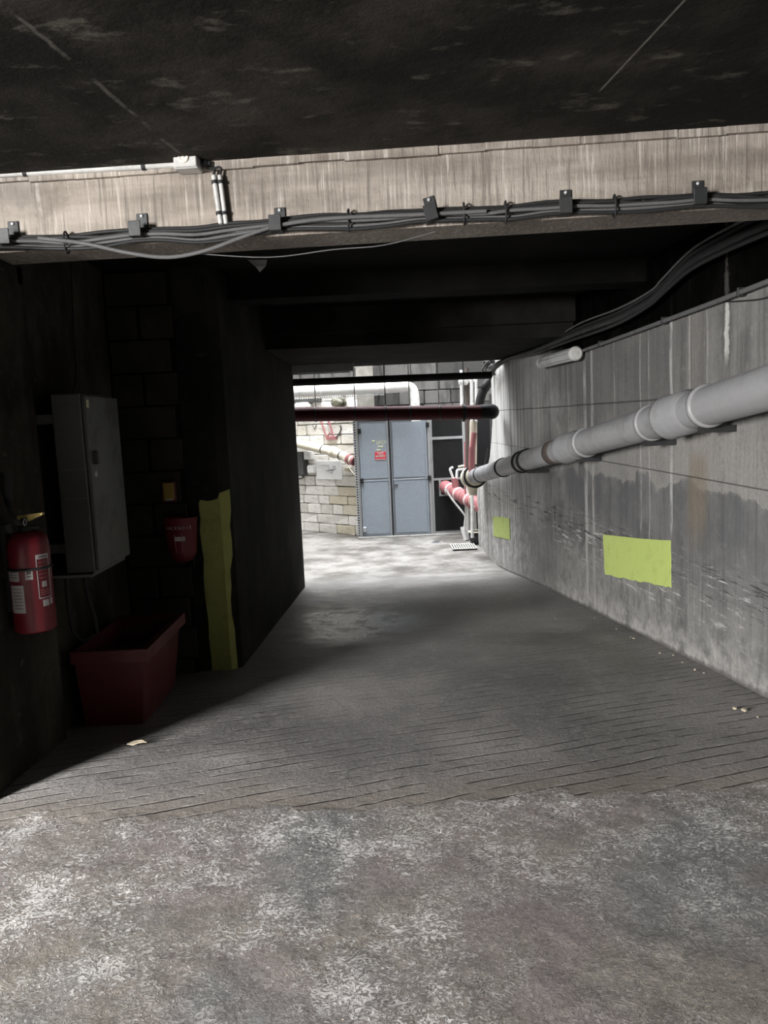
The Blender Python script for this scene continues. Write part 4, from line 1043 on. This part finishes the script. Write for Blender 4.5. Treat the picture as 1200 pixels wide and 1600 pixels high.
k = MB(); k.lathe([(.165, -.005), (.172, .005), (.165, .015)], (0, 0, 0), (0, -1, 0), 28, False); k.v = [tuple(c_ + SM @ Vector((x, y, z * .56))) for x, y, z in k.v]; k.build('rim', M['cable'], t)
o, c_ = stbox('white_box', 457, 478, 629, 640, .2, M['white'], bev=.05); tag(o, 'rounded white box on the ashlar wall beside the oval lamp', 'box')
o, c_ = stbox('grey_trunking', 440, 497, 624, 629, .1, M['cab']); tag(o, 'grey trunking above the rounded white box', 'trunking')

# ------------------------------------------------------------------ pipe cluster at the right of the court
vp = ep + ax * .02
top = at(751, 657, vp.y)
tag(MB().tube([Vector((vp.x, vp.y, vp.z + .1)), Vector((vp.x + .03, vp.y, top.z))], .058, 20).build('downpipe', M['cream']), 'cream vertical pipe rising from the end of the grey drain pipe', 'pipe')
Yb = vp.y - .05
t = thing('black_downpipe', at(748, 655, Yb), 'black pipe bending down from the lintel onto the cream pipe', 'pipe')
MB().tube(bez([at(x, y, Yb) for x, y in ((772, 592), (764, 597), (757, 606), (751, 622), (748, 640), (747, 656))], 6), .068, 18).build('pipe', M['cable'], t)
for x, y, x2, y2 in ((758, 603, 756, 607), (747, 650, 747, 654)):
    MB().tube([at(x, y, Yb), at(x2, y2, Yb)], .084, 18).build('socket', M['cable'], t)
tag(MB().bb((at(759, 0, 11.25).x + .0, 11.22, at(764, 700, 11.25).z), (at(767, 650, 11.25).x, 11.34, at(764, 620, 11.25).z), .006).build('black_trunking', M['steel']), 'black upright trunking beside the black bent pipe', 'trunking')
tag(MB().tube([at(771, 600, 11.1), at(772.5, 690, 11.1)], .012, 8).build('thin_rod', M['steel']), 'thin black rod along the far edge of the right wall', 'rod')
tag(MB().tube([at(763, 700, 11.3), at(758, 726, 11.3)], .016, 8).build('thin_rod', M['steel']), 'short black rod slanting below the black trunking', 'rod')
Yc = 13.35
def vpipe(name, x, ya_, yb_, Y, r, mat, label, x2=None, cat='pipe'):
    return tag(MB().tube([at(x, ya_, Y), at(x if x2 is None else x2, yb_, Y)], r, 12).build(name, M[mat]), label, cat)
vpipe('rusty_pipe', 729.5, 575, 742, Yc, .036, 'rust', 'rust-streaked vertical pipe left of the cream downpipe', 731)
vpipe('white_pipe', 731, 740, 838, Yc, .028, 'white', 'white pipe carrying on below the rust-streaked one', 732)
vpipe('white_pipe', 721, 578, 640, 13.4, .03, 'white', 'white vertical pipe ending behind the red pipe, left of the rusty one', 722)
vpipe('white_pipe', 737, 588, 840, 12.6, .026, 'white', 'white vertical pipe just right of the rusty one', 738)
vpipe('white_pipe', 744, 590, 660, 12.4, .022, 'white', 'slim white vertical pipe behind the black bent pipe', 744)
vpipe('red_standpipe', 741, 676, 700, 11.62, .043, 'pink', 'faded red tapering standpipe beside the cream downpipe', 738)
vpipe('red_standpipe', 737.5, 698, 742, 11.62, .05, 'pink', 'lower thick piece of the faded red standpipe', 737)
vpipe('red_riser', 726.5, 690, 772, 12.95, .014, 'pink', 'thin red riser beside the rusty pipe', 727)
o = at(724, 595, 13.3); t = thing('wall_valve', o, 'white round valve at the head of the vertical pipes', 'valve')
MB().lathe([(.05, -.08), (.075, -.06), (.075, .06), (.05, .08)], o, (1, 0, 0), 16).build('body', M['white'], t); MB().tube([o + Vector((.08, 0, 0)), o + Vector((.2, 0, 0))], .03, 10).build('spigot', M['white'], t)
tag(MB().bb((2.30, 12.2, ZB - .02), (2.46, 13.1, 5.0)).build('pilaster', M['court']), 'pale rendered pilaster behind the vertical pipes', 'pilaster', None, 'structure')
# big faded red pipe entering the hatch
pa, pb = at(697, 761, DY - .02), at(757, 794, 12.75); ux = (pb - pa).normalized()
t = thing('hatch_pipe', pb, 'faded red fat pipe slanting into the hatch of the mesh screen', 'pipe')
MB().tube([pa - ux * .15, pa + (pb - pa) * .5, pb], .118, 26).build('pipe', M['pink'], t)
Lp = (pb - pa).length
for f in (.26, .50, .56, .72): MB().lathe([(.116, -.03), (.130, -.026), (.130, .026), (.116, .03)], pa + ux * Lp * f, ux, 26).build('flange', M['pink'], t)
for f in (.14, .36, .64): MB().lathe([(.1165, -.02), (.121, -.018), (.121, .018), (.1165, .02)], pa + ux * Lp * f, ux, 26).build('band', M['white'], t)
q = pa + ux * Lp * .30; MB().tube([q, at(710, 747, q.y)], .062, 16).build('branch', M['pink'], t)
qy = q.y
t = thing('white_pipework', at(713, 735, qy), 'bent white pipes rising from the branch of the faded red pipe', 'pipe')
MB().tube(bez([at(x, y, qy) for x, y in ((709, 750), (705, 739), (703.5, 733), (708, 730))], 5), .022, 8).build('pipe', M['white'], t)
MB().tube(bez([at(x, y, qy - .03) for x, y in ((713.5, 748), (714, 740), (715, 735), (721, 733.5), (734, 732.5))], 6), .025, 8).build('pipe', M['white'], t)
MB().tube(bez([at(x, y, qy - .03) for x, y in ((716, 729.5), (724, 728), (730, 728), (731, 720), (729, 712))], 6), .02, 8).build('pipe', M['cream'], t)
tag(MB().tube(bez([at(x, y, 13.3) for x, y in ((696.5, 762), (699, 769), (710, 785), (724, 802), (727, 808), (726, 818), (726, 827))], 6), .016, 8).build('hose', M['white']), 'thin white hose slanting down from the faded red pipe', 'hose')
cc = at(745, 781, 12.85)
tag(MB().torus(cc, (.25, -1, 0), .13, .014, 28, 8).build('hose_loop', M['cream']), 'cream hose looped round the faded red pipe', 'hose')
for x, x2, Y, r, lab in ((727.5, 729, 13.5, .018, 'leftmost of the four thin white pipes standing over the grate'), (731.5, 733, 13.45, .022, 'second of the four thin white pipes standing over the grate'),
                      (736, 737.5, 13.4, .022, 'third of the four thin white pipes standing over the grate'), (741, 743.5, 13.35, .022, 'rightmost of the four thin white pipes standing over the grate')):
    q0 = at(x, 778, Y); q1 = at(x2, 834, Y); tag(MB().tube([q0, Vector((q1.x, Y, ZB))], r, 8).build('standing_pipe', M['white']), lab, 'pipe', 'thin white pipes over the grate')
fb = onfloor(728.5, 845); q1 = at(722.5, 823, fb.y + .05)
tag(MB().tube([Vector((fb.x, fb.y, ZB + .01)), q1], .042, 14).build('pipe_offcut', M['white']), 'short white pipe offcut leaning by the grate', 'pipe')
fb = onfloor(746, 852); c_ = Vector((fb.x, fb.y + .12, ZB))
t = thing('bucket', c_, 'black bucket with a cream rim beside the end of the right wall', 'bucket')
MB().lathe([(.10, .003), (.13, .22), (.125, .22), (.095, .02)], c_, (0, 0, 1), 24).build('body', M['cable'], t)
MB().torus(c_ + Vector((0, 0, .22)), (0, 0, 1), .13, .011, 28, 8).build('rim', M['cream'], t)
MB().torus(c_ + Vector((0, 0, .19)), (0, 1, .25), .135, .005, 14, 6, math.pi * .5, math.pi * 1.5).build('handle', M['galv'], t)
# floor grate
g0, g1 = onfloor(704, 853), onfloor(745, 859)
gx0, gx1, gy0, gy1 = g0.x, g1.x, g1.y - .02, g0.y + .05
t = thing('floor_grate', ((gx0 + gx1) / 2, (gy0 + gy1) / 2, ZB), 'pale slotted drain grate in the court floor', 'grate')
zg = ZB + .016
MB().bb((gx0, gy0, zg - .006), (gx1, gy1, zg + .004)).build('shaft_shade', M['hole'], t)  # black slab standing in for the shade below the bars
for q in (gy0, gy1 - .03): MB().bb((gx0, q, zg + .002), (gx1, q + .03, zg + .016)).build('cross_bar', M['grate'], t)
nb = 10
for i in range(nb + 1):
    x = gx0 + (gx1 - gx0) * i / nb; MB().bb((x - .009, gy0, zg + .002), (x + .009, gy1, zg + .015)).build('bar', M['grate'], t)
c_ = onfloor(682, 847.5)
t = thing('drain_plate', (c_.x, c_.y, ZB), 'small square grey plate set in the court floor', 'plate')
MB().box((c_.x, c_.y, ZB + .008), (.13, .22, .012), Matrix.Rotation(math.radians(-20), 3, 'Z'), .003).build('lid', M['cab'], t)
MB().box((c_.x, c_.y, ZB + .004), (.17, .26, .010), Matrix.Rotation(math.radians(-20), 3, 'Z'), .002).build('frame', M['doorframe'], t)
# kerb foot in front of the cage
tag(MB().bb((xl - .1, DY - .12, ZB - .02), (2.0, DY - .03, ZB + .03), .01).build('kerb', M['court']), 'low pale kerb along the foot of the doors and mesh screen', 'kerb', None, 'structure')

# ------------------------------------------------------------------ litter
def chip(px, py, s, label, name='rubble_chip', mat='leaf', cat='rubble', grp='rubble along the right wall', flat=.5):
    p = onfloor(px, py); k = MB(); k.box((0, 0, 0), (1, 1, 1), None, .2)
    R_ = Matrix.Rotation(random.uniform(0, 6), 3, 'Z')
    k.v = [tuple(p + Vector((0, 0, s * flat * .42)) + R_ @ Vector((v[0] * s * random.uniform(.8, 1.2), v[1] * s * .7, v[2] * s * flat))) for v in k.v]
    return tag(k.build(name, M[mat]), label, cat, grp)
chip(1163, 1111, .03, 'largest pale rubble chip, at the foot of the right wall near the frame edge')
chip(1148, 1108, .022, 'smaller pale chip just left of the largest one by the right wall')
for x, y, s in ((1184, 1121, .022), (1100, 1052, .022), (1086, 1047, .03), (1066, 1035, .018), (1052, 1024, .02), (1031, 1021, .024), (990, 998, .028), (985, 996, .02), (963, 983, .02), (929, 966, .018), (868, 967, .02)):
    chip(x, y, s * .6, 'tiny stone chip lying along the foot of the right wall')
p = onfloor(214, 1166); k = MB(); 
k.prism([p + Vector((x * 1.0, y, .012 + z)) for x, y, z in ((-.05, 0, 0), (-.02, .02, .006), (.02, .018, .01), (.05, .0, .004), (.025, -.012, .012), (-.015, -.016, .0))], (0, 0, .004))
tag(k.build('dry_leaf', M['leaf']), 'curled pale scrap lying on the shadow edge near the bin', 'scrap')
